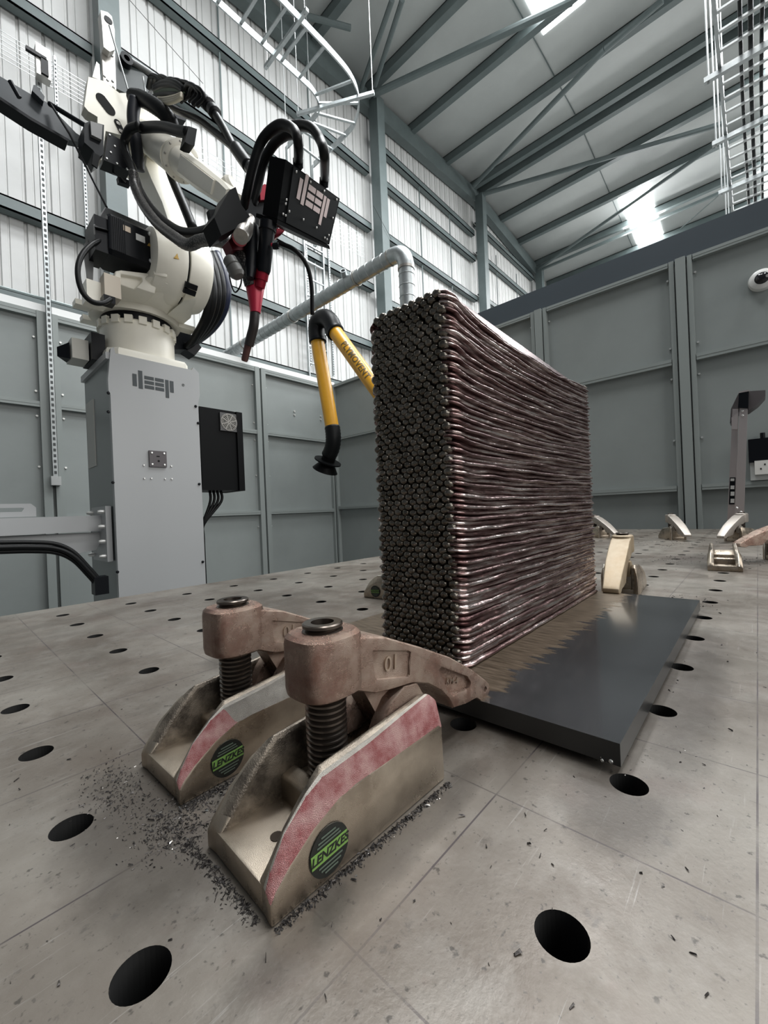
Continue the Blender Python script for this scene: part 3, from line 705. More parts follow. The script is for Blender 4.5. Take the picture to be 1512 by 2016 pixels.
    bm = BM(); prism(bm, [(0.098, 0.045), (0.108, 0.062), (0.120, 0.075), (0.136, 0.081), (0.150, 0.079), (0.157, 0.068), (0.156, 0.045)], 0.053, 0.065); obj('bearing', bm, arm_m, arm, bevel=0.002)
    if pocket:
        B = basis((0.1235, 0.0218, 0.1028), (1, 0, -0.10), (0.1, 0, 1))
        text('lettering', '01', 0.0165, B, cast_letter, arm, depth=0.0012)
        B = basis((0.2110, 0.0276, 0.0590), (1, 0, -0.28), (0.28, 0, 1))
        text('lettering', 'KM-4', 0.0085, B, cast_letter, arm, depth=0.0010)
    # threaded spindle
    bm = BM(); z = 0.033; pr = [(0.0001, z), (0.0125, z)]
    z += 0.006
    while z < 0.1395:
        pr += [(0.0124, z), (0.0150, z+0.0013), (0.0150, z+0.0026), (0.0124, z+0.0039)]; z += 0.0042
    pr += [(0.0128, 0.1402), (0.0148, 0.1412), (0.0148, 0.1432), (0.0138, 0.1440), (0.0085, 0.1440), (0.0080, 0.1375), (0.0001, 0.1375)]
    MZ = Matrix.Translation((0.073, 0.041, 0)) @ Matrix.Rotation(-pi/2, 4, 'Y')
    lathe(bm, pr, MZ, 40)
    sp = obj('threaded_spindle', bm, thread_m, root, smooth='auto')
    bm = BM(); lathe(bm, [(0.0078, 0.1378), (0.0078, 0.1384), (0.0001, 0.1384)], MZ, 6); obj('hex_socket', bm, hole_black, sp)
def clamp(loc, deg, label, paint=pink, arm_m=cast_arm, mirror=False, **kw):
    t = thing('screw_clamp', label, 'clamp', loc, radians(deg), 'cast steel screw clamps on the table')
    clamp_parts(t, paint, arm_m, **kw)
    if mirror: t.scale = (1, -1, 1)
    return t
clamp((0.1166, 0.2007, 0), -2.0, 'nearest cast steel clamp with a red painted edge, gripping the front of the dark plate')
clamp((0.1235, 0.3395, 0), 1.0, 'cast steel clamp just behind the nearest one, silvery upper edge and 01 on its arm', upper=silver_worn)
clamp((1.250, 0.305, 0), 185, 'yellowish steel clamp gripping the far end of the plate beside the welded block', paint=cast, arm_m=brass_arm, badge=False, pocket=False)

# ================================================================== ROBOT PEDESTAL
ped_grey = mat('pedestal_grey_paint', (0.37, 0.38, 0.385), 0.35)
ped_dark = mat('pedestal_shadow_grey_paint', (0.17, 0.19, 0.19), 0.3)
logo_dark = mat('logo_anthracite', (0.035, 0.045, 0.05), 0.5)
logo_pink = mat('logo_pale', (0.66, 0.55, 0.54), 0.5)
rob_white = mat('robot_cream_paint', (0.86, 0.83, 0.73), 0.38, 0.0, var=0.03, scale=6)
rob_black = mat('motor_black', (0.004, 0.005, 0.007), 0.36, spec=0.18)
red_an = mat('anodised_red', (0.30, 0.012, 0.03), 0.32, 0.55)
red_pt = mat('torch_red', (0.42, 0.02, 0.05), 0.35, 0.2)
steel = mat('machined_steel', (0.42, 0.40, 0.37), 0.34, 0.85, var=0.25, scale=12)
def loc_(o, t): o.parent = t; o.matrix_parent_inverse = Matrix.Translation(-Vector(t.location)); return o
def logo(root, B, s, m, name='logo_bar'):
    """bar logo on a grid; B: x right, y up; s = height of a bar cell; the word is laid out in upright bars"""
    bars = [(-5.1, 0.05, 0.95, 3.1), (-3.75, -0.35, 0.95, 4.6), (-2.35, 2.35, 2.25, 0.85), (-2.35, 1.15, 2.25, 0.85), (-2.35, -0.05, 2.25, 0.85),
            (0.2, 2.35, 2.15, 0.85), (0.2, 1.15, 2.15, 0.85), (0.2, -0.05, 2.15, 0.85), (2.7, -1.6, 0.85, 4.8), (3.85, 0.05, 0.95, 3.1)]
    bm = BM()
    for x, y, w, h in bars: box(bm, (x*s, (y-0.9)*s, 0.0), ((x+w)*s, (y-0.9+h)*s, 0.0012), B)
    return obj(name, bm, m, root)
def studs(name, pts, d, r, m, t, n=8):
    """one small headed stud per point, all sharing one mesh; d = direction and length"""
    d = Vector(d); bm = BM(); lathe(bm, [(r, 0), (r, d.length*0.6), (r*0.6, d.length)], frame((0, 0, 0), d), n); first = obj(name, bm, m, None, smooth='auto'); first.location = Vector(pts[0]); loc_(first, t) 
    for p in pts[1:]:
        c = first.copy(); COL.objects.link(c); c.location = Vector(p)
PXa, PXb, PYa, PYb, PZt = 0.655, 1.115, 2.5, 3.03, 1.125
ped = thing('robot_pedestal', 'tall grey steel pedestal with a dark bar logo, carrying the white robot', 'pedestal', ((PXa+PXb)/2, (PYa+PYb)/2, -0.87))
bm = BM(); box(bm, (PXa+0.004, PYa+0.03, -0.87), (PXb-0.004, PYb, PZt-0.03)); loc_(obj('column', bm, ped_dark), ped)
bm = BM()   # front door panel with cut shoulders
prism(bm, [(PXa, -0.87), (PXa, 0.90), (PXa-0.008, 0.92), (PXa-0.008, 0.98), (PXa+0.01, PZt+0.02), (PXa+0.025, PZt+0.03), (PXa+0.03, PZt), (PXb-0.03, PZt), (PXb-0.02, PZt+0.02), (PXb+0.012, PZt-0.01), (PXb+0.012, 0.98), (PXb, 0.93), (PXb, -0.87)], PYa, PYa+0.03)
loc_(obj('front_panel', bm, ped_grey, bevel=0.002), ped)
bm = BM(); box(bm, (PXa-0.012, PYa+0.01, PZt-0.035), (PXb+0.012, PYb+0.01, PZt)); loc_(obj('top_plate', bm, ped_grey, bevel=0.004), ped)
bm = BM(); box(bm, (PXa-0.001, PYa+0.34, 0.56), (PXa+0.006, PYa+0.50, 0.95)); loc_(obj('side_label', bm, mat('label_plate', (0.45, 0.45, 0.42), 0.5)), ped)
B = basis((0.872, PYa-0.0005, 0.985), (1, 0, 0), (0, 0, 1))
logo_o = loc_(logo(None, B, 0.0215, logo_dark), ped); logo_o.name = 'logo'
text_o = loc_(text('registered_mark', '®', 0.022, basis((1.030, PYa-0.001, 1.022), (1, 0, 0), (0, 0, 1)), logo_dark, None), ped)
sock = mat('socket_plate_plum', (0.075, 0.065, 0.07), 0.4)
q0 = atY(310, 904, PYa)
bm = BM(); box(bm, (q0.x-0.045, PYa-0.012, q0.z-0.045), (q0.x+0.045, PYa-0.0005, q0.z+0.045)); sp = loc_(obj('socket_plate', bm, sock, bevel=0.002), ped)
studs('plate_screw', [(q0.x+sx*0.032, PYa-0.012, q0.z+sz*0.032) for sx in (-1, 1) for sz in (-1, 1)], (0, -0.004, 0), 0.006, bolt_m, ped)
bm = BM(); box(bm, (q0.x-0.008, PYa-0.013, q0.z+0.011), (q0.x+0.008, PYa-0.0115, q0.z+0.017)); cyl(bm, (q0.x+0.002, PYa-0.013, q0.z-0.012), (q0.x+0.002, PYa-0.0115, q0.z-0.012), 0.006, 10); loc_(obj('key_slots', bm, hole_black), ped)
studs('rivet', [atY(u, v, PYa) for (u, v) in ((283, 916), (337, 918), (284, 942), (298, 942), (325, 943), (338, 943))], (0, -0.006, 0), 0.0055, bolt_m, ped)
studs('panel_screw', [atY(u, v, PYa) for (u, v) in ((213, 774), (213, 811), (222, 950), (231, 1126), (385, 800), (390, 833), (392, 953), (399, 1106))], (0, -0.008, 0), 0.008, rob_black, ped)
# bracket beam on its left side
arm_b = thing('bracket_beam', 'grey steel box beam bolted to the left side of the robot pedestal', 'beam', (PXa-0.02, 2.72, 0.1))
Yb = 2.70
a = atY(0, 1040, Yb); zc0 = atX(200, 1035, PXa).z
def P(u, v, Y=Yb): return atY(u, v, Y)
bm = BM(); box(bm, (-0.6, Yb-0.05, P(100, 1050).z), (PXa-0.03, Yb+0.05, P(100, 1018).z)); loc_(obj('beam_tube', bm, ped_grey, bevel=0.004), arm_b)
bm = BM(); prism(bm, [(-0.6, P(0, 1050).z), (-0.6, P(0, 1078).z), (0.45, P(100, 1080).z), (0.52, P(150, 1090).z), (PXa-0.05, P(185, 1083).z), (PXa-0.03, P(190, 1070).z), (PXa-0.03, P(190, 1048).z)], Yb-0.01, Yb+0.01); loc_(obj('web_plate', bm, ped_grey), arm_b)
bm = BM(); box(bm, (PXa-0.03, 2.56, P(205, 1103).z), (PXa-0.004, 2.84, P(205, 998).z)); fl = loc_(obj('flange', bm, ped_grey, bevel=0.003), arm_b)
studs('bolt', [(PXa-0.03, y, z) for y in (2.585, 2.815) for z in np.linspace(P(205, 1103).z+0.03, P(205, 998).z-0.03, 4)], (-0.03, 0, 0), 0.011, bolt_m, arm_b)
bm = BM(); z0 = P(30, 1018).z; z1 = P(30, 992).z
outl = [(-0.6, z0), (-0.6, z1), (P(60, 990).x, z1), (P(70, 995).x, z1-0.02), (P(70, 1000).x, z0)]
inn = BM(); prism(inn, [(-0.5, z0+0.025), (-0.5, z1-0.02), (P(42, 995).x, z1-0.02), (P(47, 1003).x, (z0+z1)/2+0.01), (P(42, 1012).x, z0+0.025)], Yb-0.05, Yb+0.05)
prism(bm, outl, Yb-0.012, Yb); loc_(link('cable_hanger', bake(bm, 0, [inn]), ped_grey), arm_b)
for k, dz in enumerate((0, 0.022, -0.020)):
    bm = BM(); Yc_ = 2.50
    pts = [atY(u, v, Yc_)+Vector((0, 0.01*k, dz)) for u, v in ((-60, 1080), (0, 1078), (60, 1077), (110, 1080), (145, 1095), (175, 1125), (197, 1150))]
    tube(bm, pts, 0.0105, 10, 6); tag(obj('power_cable', bm, rubber, smooth=True), ['upper black cable running under the grey bracket beam into the pedestal', 'middle black cable running under the grey bracket beam into the pedestal', 'lowest black cable running under the grey bracket beam into the pedestal'][k], 'cable', 'black cables under the bracket beam')
bm = BM(); c = atY(203, 1146, 2.50); box(bm, (c.x-0.04, 2.48, c.z-0.06), (c.x+0.02, 2.55, c.z+0.03)); loc_(obj('cable_gland', bm, rob_black), ped)

# control box on the right side
cb = thing('control_box', 'black electrical box with a round fan grille on the right side of the pedestal', 'control box', (1.26, 2.60, 0.8))
p0 = atY(396, 797, PYa+0.02); p1 = atY(482, 964, PYa+0.02)
bm = BM(); box(bm, (PXb+0.014, PYa+0.02, p1.z-0.005), (p1.x-0.03, PYa+0.26, p0.z-0.01)); loc_(obj('enclosure', bm, black_paint, bevel=0.003), cb)
bm = BM(); box(bm, (p1.x-0.045, PYa+0.005, p1.z-0.008), (p1.x-0.005, PYa+0.27, p0.z-0.012)); loc_(obj('side_door', bm, black_paint, bevel=0.003), cb)
g = atY(449, 832, PYa+0.02)
bm = BM(); box(bm, (g.x-0.058, PYa+0.008, g.z-0.058), (g.x+0.058, PYa+0.0195, g.z+0.058)); gr = loc_(obj('fan_grille', bm, mat('grille_frame', (0.06, 0.06, 0.06), 0.4), bevel=0.002), cb)
MY = Matrix.Translation((g.x, PYa+0.008, g.z)) @ Matrix.Rotation(-pi/2, 4, 'Z')
bm = BM()
for r in (0.012, 0.021, 0.030, 0.039, 0.048, 0.055): lathe(bm, [(r, 0), (r, 0.003), (r-0.0035, 0.003), (r-0.0035, 0)], MY, 32)
for a in range(4):
    M = MY @ Matrix.Rotation(a*pi/4+0.3, 4, 'X'); box(bm, (0.0005, -0.054, -0.002), (0.0035, 0.054, 0.002), M)
loc_(obj('guard_rings', bm, mat('grille_wire', (0.30, 0.29, 0.27), 0.4, 0.6), smooth='auto'), cb)
for k, (dx, mid) in enumerate(((0.0, 0.0), (0.03, 0.02), (0.06, 0.03), (0.09, 0.01))):
    bm = BM(); s = Vector((p1.x-0.16+dx*0.8-0.04, PYa+0.1, p1.z+0.005)); e = Vector((PXb+0.03+0.01*k, PYa+0.14, -0.2))
    tube(bm, [s, s+Vector((0, 0, -0.08)), s+Vector((-0.05-dx*0.7, 0.01, -0.22)), e+Vector((0, 0, 0.3)), e], 0.009, 8, 6); tag(obj('box_cable', bm, rubber, smooth=True), ['leftmost', 'second from left', 'third from left', 'rightmost'][k]+' thin black cable hanging below the black control box', 'cable', 'black cables below the control box')
bm = BM(); box(bm, (PXb+0.04, PYb-0.1, -0.87), (PXb+0.12, PYb-0.08, 0.13)); tag(obj('mounting_strip', bm, mat('bare_plate', (0.50, 0.47, 0.44), 0.5)), 'pale bare metal strip standing behind the right edge of the pedestal', 'strip')

# ================================================================== ROBOT
XR = 0.885; YJ = 2.77
rb = thing('industrial_robot', 'large white six-axis welding robot with black hoses, mounted on the grey pedestal', 'robot', (XR, YJ, PZt))
def rp(name, bm, m, **kw): return loc_(obj(name, bm, m, **kw), rb)
MZU = lambda x, y: Matrix.Translation((x, y, 0)) @ Matrix.Rotation(-pi/2, 4, 'Y')
# base foot plate + column
bm = BM(); r = []
for z, s in ((PZt, 1.0), (PZt+0.045, 1.0), (PZt+0.06, 0.97)):
    r.append([(XR+s*sx, YJ+s*sy, z) for sx, sy in ((-0.215, -0.17), (-0.17, -0.215), (0.19, -0.215), (0.21, -0.19), (0.21, 0.2), (0.16, 0.22), (-0.16, 0.22), (-0.215, 0.17))])
loft(bm, r); rp('base_foot', bm, rob_white, bevel=0.006)
bm = BM(); zt = PZt+0.30
lathe(bm, [(0.198, PZt+0.05), (0.196, PZt+0.10), (0.196, zt-0.055), (0.202, zt-0.05)], MZU(XR, YJ), 48); rp('base_ring', bm, rob_white, smooth='auto')
bm = BM(); lathe(bm, [(0.190, zt-0.06), (0.190, zt+0.01)], MZU(XR, YJ), 40); rp('slew_gap', bm, rob_black, smooth='auto')
for k in range(18):
    a = 2*pi*k/18; M = Matrix.Translation((XR, YJ, 0)) @ Matrix.Rotation(a, 4, 'Z'); bm = BM(); box(bm, (0.175, -0.020, zt-0.072), (0.208, 0.020, zt-0.030), M); rp('bolt_lug', bm, rob_white, bevel=0.003)
# turret casting: plate, body leaning forward to the shoulder
bm = BM(); r = []
for z, s in ((zt, 1.0), (zt+0.035, 1.02), (zt+0.045, 0.98)):
    r.append([(XR+s*0.235*cos(a)*(1.05 if cos(a) < 0 else 1.0), YJ+s*0.215*sin(a), z) for a in [2*pi*k/20 for k in range(20)]])
loft(bm, r); rp('turret_plate', bm, rob_white, bevel=0.004)
for (dx, dy) in ((-0.27, -0.02), (0.24, -0.10), (-0.2, 0.16), (0.26, 0.1)):
    bm = BM(); box(bm, (XR+dx-0.05, YJ+dy-0.035, zt+0.004), (XR+dx+0.05, YJ+dy+0.035, zt+0.032)); rp('stop_lug', bm, rob_white, bevel=0.008)
YS, ZS = 2.46, 1.665       # shoulder axis
bm = BM(); hull(bm, [(XR-0.17, YJ-0.17, zt+0.03), (XR+0.2, YJ-0.2, zt+0.03), (XR+0.2, YJ+0.17, zt+0.03), (XR-0.17, YJ+0.17, zt+0.03), (XR-0.06, YS-0.10, ZS-0.13), (XR-0.06, YS+0.16, ZS-0.13), (XR+0.12, YS-0.13, ZS-0.16), (XR+0.12, YS+0.2, ZS-0.13), (XR-0.05, YS+0.12, ZS-0.02), (XR+0.12, YS+0.14, ZS-0.02)])
rp('turret_casting', bm, rob_white, bevel=0.018, segs=3)
bm = BM(); hull(bm, [(XR+0.10, YJ-0.24, zt+0.03), (XR+0.22, YJ-0.24, zt+0.03), (XR+0.10, YS-0.13, ZS-0.22), (XR+0.17, YS-0.14, ZS-0.18), (XR+0.1, YJ-0.1, zt+0.03), (XR+0.22, YJ-0.1, zt+0.03)]); rp('front_rib', bm, rob_white, bevel=0.01)
MX = lambda x: Matrix.Translation((x, YS, ZS))
bm = BM(); lathe(bm, [(0.150, XR-0.055), (0.172, XR-0.04), (0.178, XR+0.02), (0.195, XR+0.07), (0.197, XR+0.108)], MX(0), 44); rp('shoulder_housing', bm, rob_white, smooth='auto')
bm = BM(); lathe(bm, [(0.186, XR+0.106), (0.186, XR+0.122)], MX(0), 40); rp('shoulder_gap', bm, rob_black, smooth='auto')
bm = BM(); lathe(bm, [(0.200, XR+0.120), (0.203, XR+0.13), (0.201, XR+0.225), (0.190, XR+0.250), (0.160, XR+0.262)], MX(0), 48); hub = rp('shoulder_hub', bm, rob_white, smooth='auto')
for a in (0.0, 0.16):
    M = Matrix.Translation((0, YS, ZS)) @ Matrix.Rotation(2.3+a, 4, 'X'); bm = BM(); box(bm, (XR+0.10, -0.014, 0.190), (XR+0.165, 0.014, 0.212), M); rp('stop_block', bm, rob_black, bevel=0.004)
# warning triangle
def on_front(u, v, X, d=0.0): return atX(u, v, X)
tri = mat('warning_yellow', (0.55, 0.33, 0.05), 0.5)
bm = BM(); prism(bm, [(0.918, ZS-0.035), (0.952, ZS-0.035), (0.935, ZS-0.005)], YS-0.188, YS-0.176); rp('warning_triangle', bm, tri)
# shoulder motor
MXL, MXR = 0.655, 0.845
bm = BM(); rr = []
for x, q in ((MXR, 1), (MXL, 1), (MXL-0.015, 0.92)):
    rr.append([(x, YS+q*c[0], ZS+0.015+q*c[1]) for c in ((-0.085, -0.105), (0.085, -0.105), (0.105, -0.085), (0.105, 0.085), (0.085, 0.105), (-0.085, 0.105), (-0.105, 0.085), (-0.105, -0.085))])
loft(bm, rr); rp('shoulder_motor', bm, rob_black, bevel=0.006)
for k in range(7):
    bm = BM(); box(bm, (MXL+0.005+k*0.008, YS-0.110, ZS-0.07), (MXL+0.009+k*0.008, YS-0.104, ZS+0.10)); rp('cooling_fin', bm, rob_black)
bm = BM(); box(bm, (MXL-0.07, YS-0.085, ZS-0.09), (MXL-0.015, YS+0.09, ZS+0.085)); rp('encoder_cap', bm, rob_black, bevel=0.02)
bm = BM(); box(bm, (0.700, YS-0.1075, ZS+0.050), (0.738, YS-0.1055, ZS+0.078)); rp('motor_label', bm, mat('label_tan', (0.52, 0.42, 0.32), 0.5), label='tan label on the motor')
bm = BM(); box(bm, (0.762, YS-0.1075, ZS+0.028), (0.805, YS-0.1055, ZS+0.062)); rp('motor_label', bm, mat('label_white', (0.6, 0.6, 0.58), 0.5), label='white label on the motor')
bm = BM(); prism(bm, [(0.815, ZS+0.022), (0.834, ZS+0.022), (0.8245, ZS+0.040)], YS-0.1075, YS-0.1055); rp('motor_warning_triangle', bm, tri)
studs('motor_bolt', [(0.830, YS-0.104, ZS+0.088), (0.830, YS-0.104, ZS-0.055)], (0, -0.012, 0), 0.011, bolt_m, rb, 12)
# upper shoulder flange of the casting beside the motor
bm = BM(); hull(bm, [(0.835, YS-0.12, ZS-0.13), (0.90, YS-0.14, ZS-0.13), (0.835, YS-0.12, ZS+0.115), (0.90, YS-0.13, ZS+0.135), (0.835, YS+0.12, ZS+0.14), (0.90, YS+0.12, ZS+0.16), (0.835, YS+0.12, ZS-0.1), (0.90, YS+0.12, ZS-0.1)]); rp('motor_flange', bm, rob_white, bevel=0.012)
studs('lifting_plug', [(0.868, YS-0.135, ZS+0.095), (0.868, YS-0.138, ZS+0.025)], (0, -0.006, 0), 0.012, steel, rb, 16)
# left cheek of the turret reaching up under the motor, with a triangular pocket
bm = BM(); prism(bm, [(0.665, zt+0.04), (0.86, zt+0.04), (0.88, ZS-0.10), (0.83, ZS-0.10), (0.70, ZS-0.135), (0.675, ZS-0.15)], YS-0.06, YS+0.20)
cut = BM(); prism(cut, [(0.70, ZS-0.155), (0.80, ZS-0.135), (0.80, ZS-0.155), (0.765, ZS-0.205), (0.735, ZS-0.22), (0.70, ZS-0.215)], YS-0.1, YS-0.03)
loc_(link('motor_saddle', bake(bm, 0.006, [cut]), rob_white), rb)
# sheet-metal hood over the motor
def hood_sheet(name, pts, th, m):
    bm = BM(); n = (Vector(pts[1])-Vector(pts[0])).cross(Vector(pts[2])-Vector(pts[0])).normalized()*th
    loft(bm, [[Vector(p) for p in pts], [Vector(p)+n for p in pts]]); return rp(name, bm, m)
hood_sheet('motor_hood', [atY(209, 408, 2.60), atY(315, 455, 2.60), atY(306, 478, 2.36), atY(186, 446, 2.36)], 0.005, black_paint)
hood_sheet('hood_back', [atY(209, 408, 2.60), atY(315, 455, 2.60), (0.99, 2.60, ZS-0.02), (0.66, 2.60, ZS-0.02)], 0.005, black_paint)
hood_sheet('hood_lip', [atY(209, 408, 2.60), atY(207, 432, 2.60), atY(187, 462, 2.36), atY(186, 444, 2.36)], 0.005, mat('hood_edge_grey', (0.10, 0.10, 0.10), 0.4))
hood_sheet('motor_back_plate', [atY(186, 458, 2.50), atY(183, 560, 2.50), atY(176, 575, 2.50), atY(166, 505, 2.50), atY(166, 480, 2.50)], 0.012, mat('back_plate_grey', (0.13, 0.135, 0.135), 0.4))
t0 = atY(222, 563, 2.36)
bm = BM(); box(bm, (t0.x-0.036, 2.36, t0.z-0.055), (t0.x+0.036, 2.44, t0.z+0.055)); rp('terminal_block', bm, mat('terminal_beige', (0.50, 0.44, 0.36), 0.5), bevel=0.006)
t1 = atY(192, 574, 2.42)
bm = BM(); box(bm, (t1.x-0.045, 2.42, t1.z-0.05), (t1.x+0.045, 2.52, t1.z+0.05)); rp('cable_clamp_block', bm, rob_white, bevel=0.012)
bm = BM(); tube(bm, [atY(u, v, Y) for u, v, Y in ((205, 470, 2.40), (180, 482, 2.36), (160, 505, 2.33), (153, 535, 2.31), (160, 570, 2.30), (178, 592, 2.30), (200, 597, 2.31), (218, 588, 2.33))], 0.012, 10); rp('motor_cable', bm, rubber, smooth=True)
bm = BM(); c = atY(217, 590, 2.35); box(bm, (c.x-0.03, 2.34, c.z-0.02), (c.x+0.02, 2.40, c.z+0.015)); rp('cable_plug', bm, rob_black, bevel=0.003)

def slab(name, pts, d, m, **kw):
    """outline sighted at the given depths Y, given real thickness along d"""
    P_ = [atY(u, v, Y) for u, v, Y in pts]; d = Vector(d); bm = BM()
    a = [bm.verts.new(p) for p in P_]; b = [bm.verts.new(p+d) for p in P_]; n = len(a)
    bm.faces.new(a); bm.faces.new(b[::-1])
    for i in range(n): bm.faces.new((a[i], b[i], b[(i+1) % n], a[(i+1) % n]))
    return rp(name, bm, m, **kw)
def Ys(Y, *pts): return [(u, v, Y) for u, v in pts]
def A(u, v, X): return atX(u, v, X)
# lower arm from the shoulder up to the elbow
slab('lower_arm', [(291, 299, 2.74), (320, 315, 2.74), (353, 400, 2.62), (408, 505, 2.50), (352, 495, 2.50), (319, 397, 2.62), (298, 352, 2.68), (287, 325, 2.72)], (-0.005, 0.16, 0), rob_white, bevel=0.010)
bm = BM(); c = atY(305, 312, 2.735); cyl(bm, c, c+Vector((0, -0.012, 0)), 0.024, 18); rp('arm_boss', bm, mat('boss_yellowed', (0.50, 0.43, 0.28), 0.5), smooth='auto')
# elbow casting
slab('elbow_side_plate', Ys(2.70, (174, 151), (203, 159), (235, 183), (258, 183), (262, 238), (257, 249), (243, 267), (208, 258), (200, 315), (195, 315), (203, 249), (192, 243), (192, 230), (174, 219), (166, 209)), (0, 0.07, 0), rob_white, bevel=0.006)
slab('elbow_housing', Ys(2.78, (200, 165), (258, 186), (300, 215), (335, 262), (318, 300), (285, 322), (262, 300), (215, 262)), (0, 0.22, 0), rob_white, bevel=0.02)
def pill(name, u, v, L, Wd, ang, Y, m, th=0.003):
    c = atY(u, v, Y); bm = BM(); a = []; b = []
    for k in range(20):
        t = 2*pi*k/20; px_, pz_ = Wd*cos(t)+(L if cos(t) > 0 else -L), Wd*sin(t)
        q = Vector((px_*cos(ang)-pz_*sin(ang), 0, px_*sin(ang)+pz_*cos(ang))); a.append(c+q); b.append(c+q+Vector((0, -th, 0)))
    loft(bm, [a, b]); return rp(name, bm, m)
pill('slot_dark', 208, 206, 0.024, 0.030, -0.75, 2.70, hole_black); pill('slot_dark', 235, 250, 0.020, 0.018, -1.1, 2.70, hole_black)  # black pills on the plate paint the dark inside of its openings
for (u, v) in ((233, 243), (238, 258)):
    pill('oil_plug', u, v, 0.002, 0.009, 0, 2.696, steel)
slab('gearbox_cover', Ys(2.67, (213, 261), (243, 278), (257, 337), (205, 315)), (0, 0.09, 0), rob_black, bevel=0.004)
studs('cover_screw', [atY(u, v, 2.67) for u, v in ((216, 266), (240, 281), (218, 300), (226, 288), (250, 333), (210, 312), (230, 322))], (0, -0.005, 0), 0.006, bolt_m, rb)
slab('elbow_motor', Ys(2.66, (166, 243), (178, 238), (205, 246), (203, 304), (192, 312), (184, 296), (166, 280)), (0, 0.14, 0), rob_black, bevel=0.014)
slab('elbow_motor_cap', Ys(2.64, (178, 238), (202, 246), (200, 275), (180, 265)), (0, 0.05, 0), mat('motor_grey', (0.17, 0.17, 0.165), 0.4), bevel=0.01)
slab('cable_bracket', Ys(2.62, (184, 300), (197, 307), (192, 331), (181, 323)), (0, 0.01, 0), black_paint)
# upright bracket on the elbow
slab('elbow_bracket', Ys(2.72, (200, 98), (226, 100), (229, 177), (204, 160)), (0, 0.03, 0), steel, bevel=0.003)
slab('side_strip', Ys(2.71, (182, 151), (190, 121), (196, 127), (198, 158)), (0, 0.02, 0), mat('pale_bracket', (0.62, 0.61, 0.58), 0.35, 0.4), bevel=0.002)
slab('bracket_head', Ys(2.68, (198, 20), (212, 24), (220, 32), (226, 60), (226, 98), (216, 102), (204, 92), (201, 50)), (0, 0.06, 0), MATS['pale_bracket'], bevel=0.006)
pill('pulley_hole', 213, 40, 0.003, 0.018, 0, 2.68, rob_black, 0.004)
studs('bracket_bolt', [atY(u, v, 2.72) for u, v in ((215, 106), (221, 110), (206, 150), (212, 158), (222, 160), (224, 172))], (0, -0.006, 0), 0.007, zinc, rb)
slab('hose_box_plate', Ys(2.74, (226, 104), (242, 112), (290, 150), (296, 176), (285, 188), (262, 190), (229, 174)), (0, 0.05, 0), mat('hose_box_grey', (0.035, 0.045, 0.045), 0.4), bevel=0.004)
bm = BM(); c = atY(250, 114, 2.70); lathe(bm, [(0.033, 0), (0.033, 0.04), (0.016, 0.04), (0.016, 0)], frame(c, (0, 1, 0)), 24); rp('pulley', bm, rob_black, smooth='auto')
bm = BM(); tube(bm, [atY(255, 118, 2.72), atY(285, 137, 2.74), atY(312, 155, 2.76)], 0.017, 10); rp('strut', bm, mat('strut_grey', (0.10, 0.105, 0.105), 0.4), smooth=True)
for a_, b_ in (((215, 50), (252, 177)), ((281, 151), (287, 186))):
    bm = BM(); cyl(bm, atY(*a_, 2.64), atY(*b_, 2.64), 0.005, 8); rp('spring_cable', bm, zinc, smooth='auto')
# forearm
F0, F1, F3 = A(285, 268, 0.97), A(358, 319, 0.97), A(452, 392, 0.92)
ax = (F3-F0).normalized()
def rev(name, base, prof, m, n=36, **kw):
    bm = BM(); lathe(bm, prof, frame(base, ax), n); return rp(name, bm, m, smooth='auto', **kw)
L1 = (F1-F0).length
rev('forearm_tube', F0, [(0.082, -0.02), (0.082, L1-0.01)], rob_white)
rev('forearm_flange', F1, [(0.090, -0.035), (0.097, -0.03), (0.097, 0.0), (0.090, 0.006), (0.070, 0.012), (0.066, 0.05), (0.052, 0.12), (0.045, 0.16)], rob_white)
Mf = frame(F1, ax); an = Mf.to_3x3() @ Vector((1, 0, 0))
studs('flange_bolt', [Mf @ Vector((0.004, 0.086*cos(2*pi*k/10), 0.086*sin(2*pi*k/10))) for k in range(10)], an*0.006, 0.006, steel, rb)
Lw = (F3-F1).length
M = frame(F1, ax, (0, 0, 1))
bm = BM(); rings = []
for t, w, h in ((Lw*0.14, 0.040, 0.04), (Lw*0.22, 0.064, 0.056), (Lw*0.55, 0.062, 0.054), (Lw*0.9, 0.052, 0.044), (Lw*0.98, 0.040, 0.032)):
    rings.append([M @ Vector((t, w*sx, h*sz)) for sx, sz in ((-1, -0.7), (-0.7, -1), (0.7, -1), (1, -0.7), (1, 0.7), (0.7, 1), (-0.7, 1), (-1, 0.7))])
loft(bm, rings); rp('wrist_housing', bm, rob_white, bevel=0.010, segs=3)
for sgn in (-1, 1):
    bm = BM(); a = [M @ Vector(p) for p in ((Lw*0.26, sgn*0.061, -0.036), (Lw*0.26, sgn*0.061, 0.036), (Lw*0.85, sgn*0.051, 0.028), (Lw*0.85, sgn*0.051, -0.028))]; b = [p+(M.to_3x3() @ Vector((0, sgn*0.012, 0))) for p in a]
    loft(bm, [a, b]); rp('wrist_cover', bm, rob_white, bevel=0.005)
bm = BM(); p = A(452, 372, 0.96); lathe(bm, [(0.045, -0.03), (0.048, 0.02), (0.038, 0.035)], frame(p, Vector((0.3, -0.9, 0.3))), 24); rp('wrist_cap', bm, rob_white, smooth='auto')
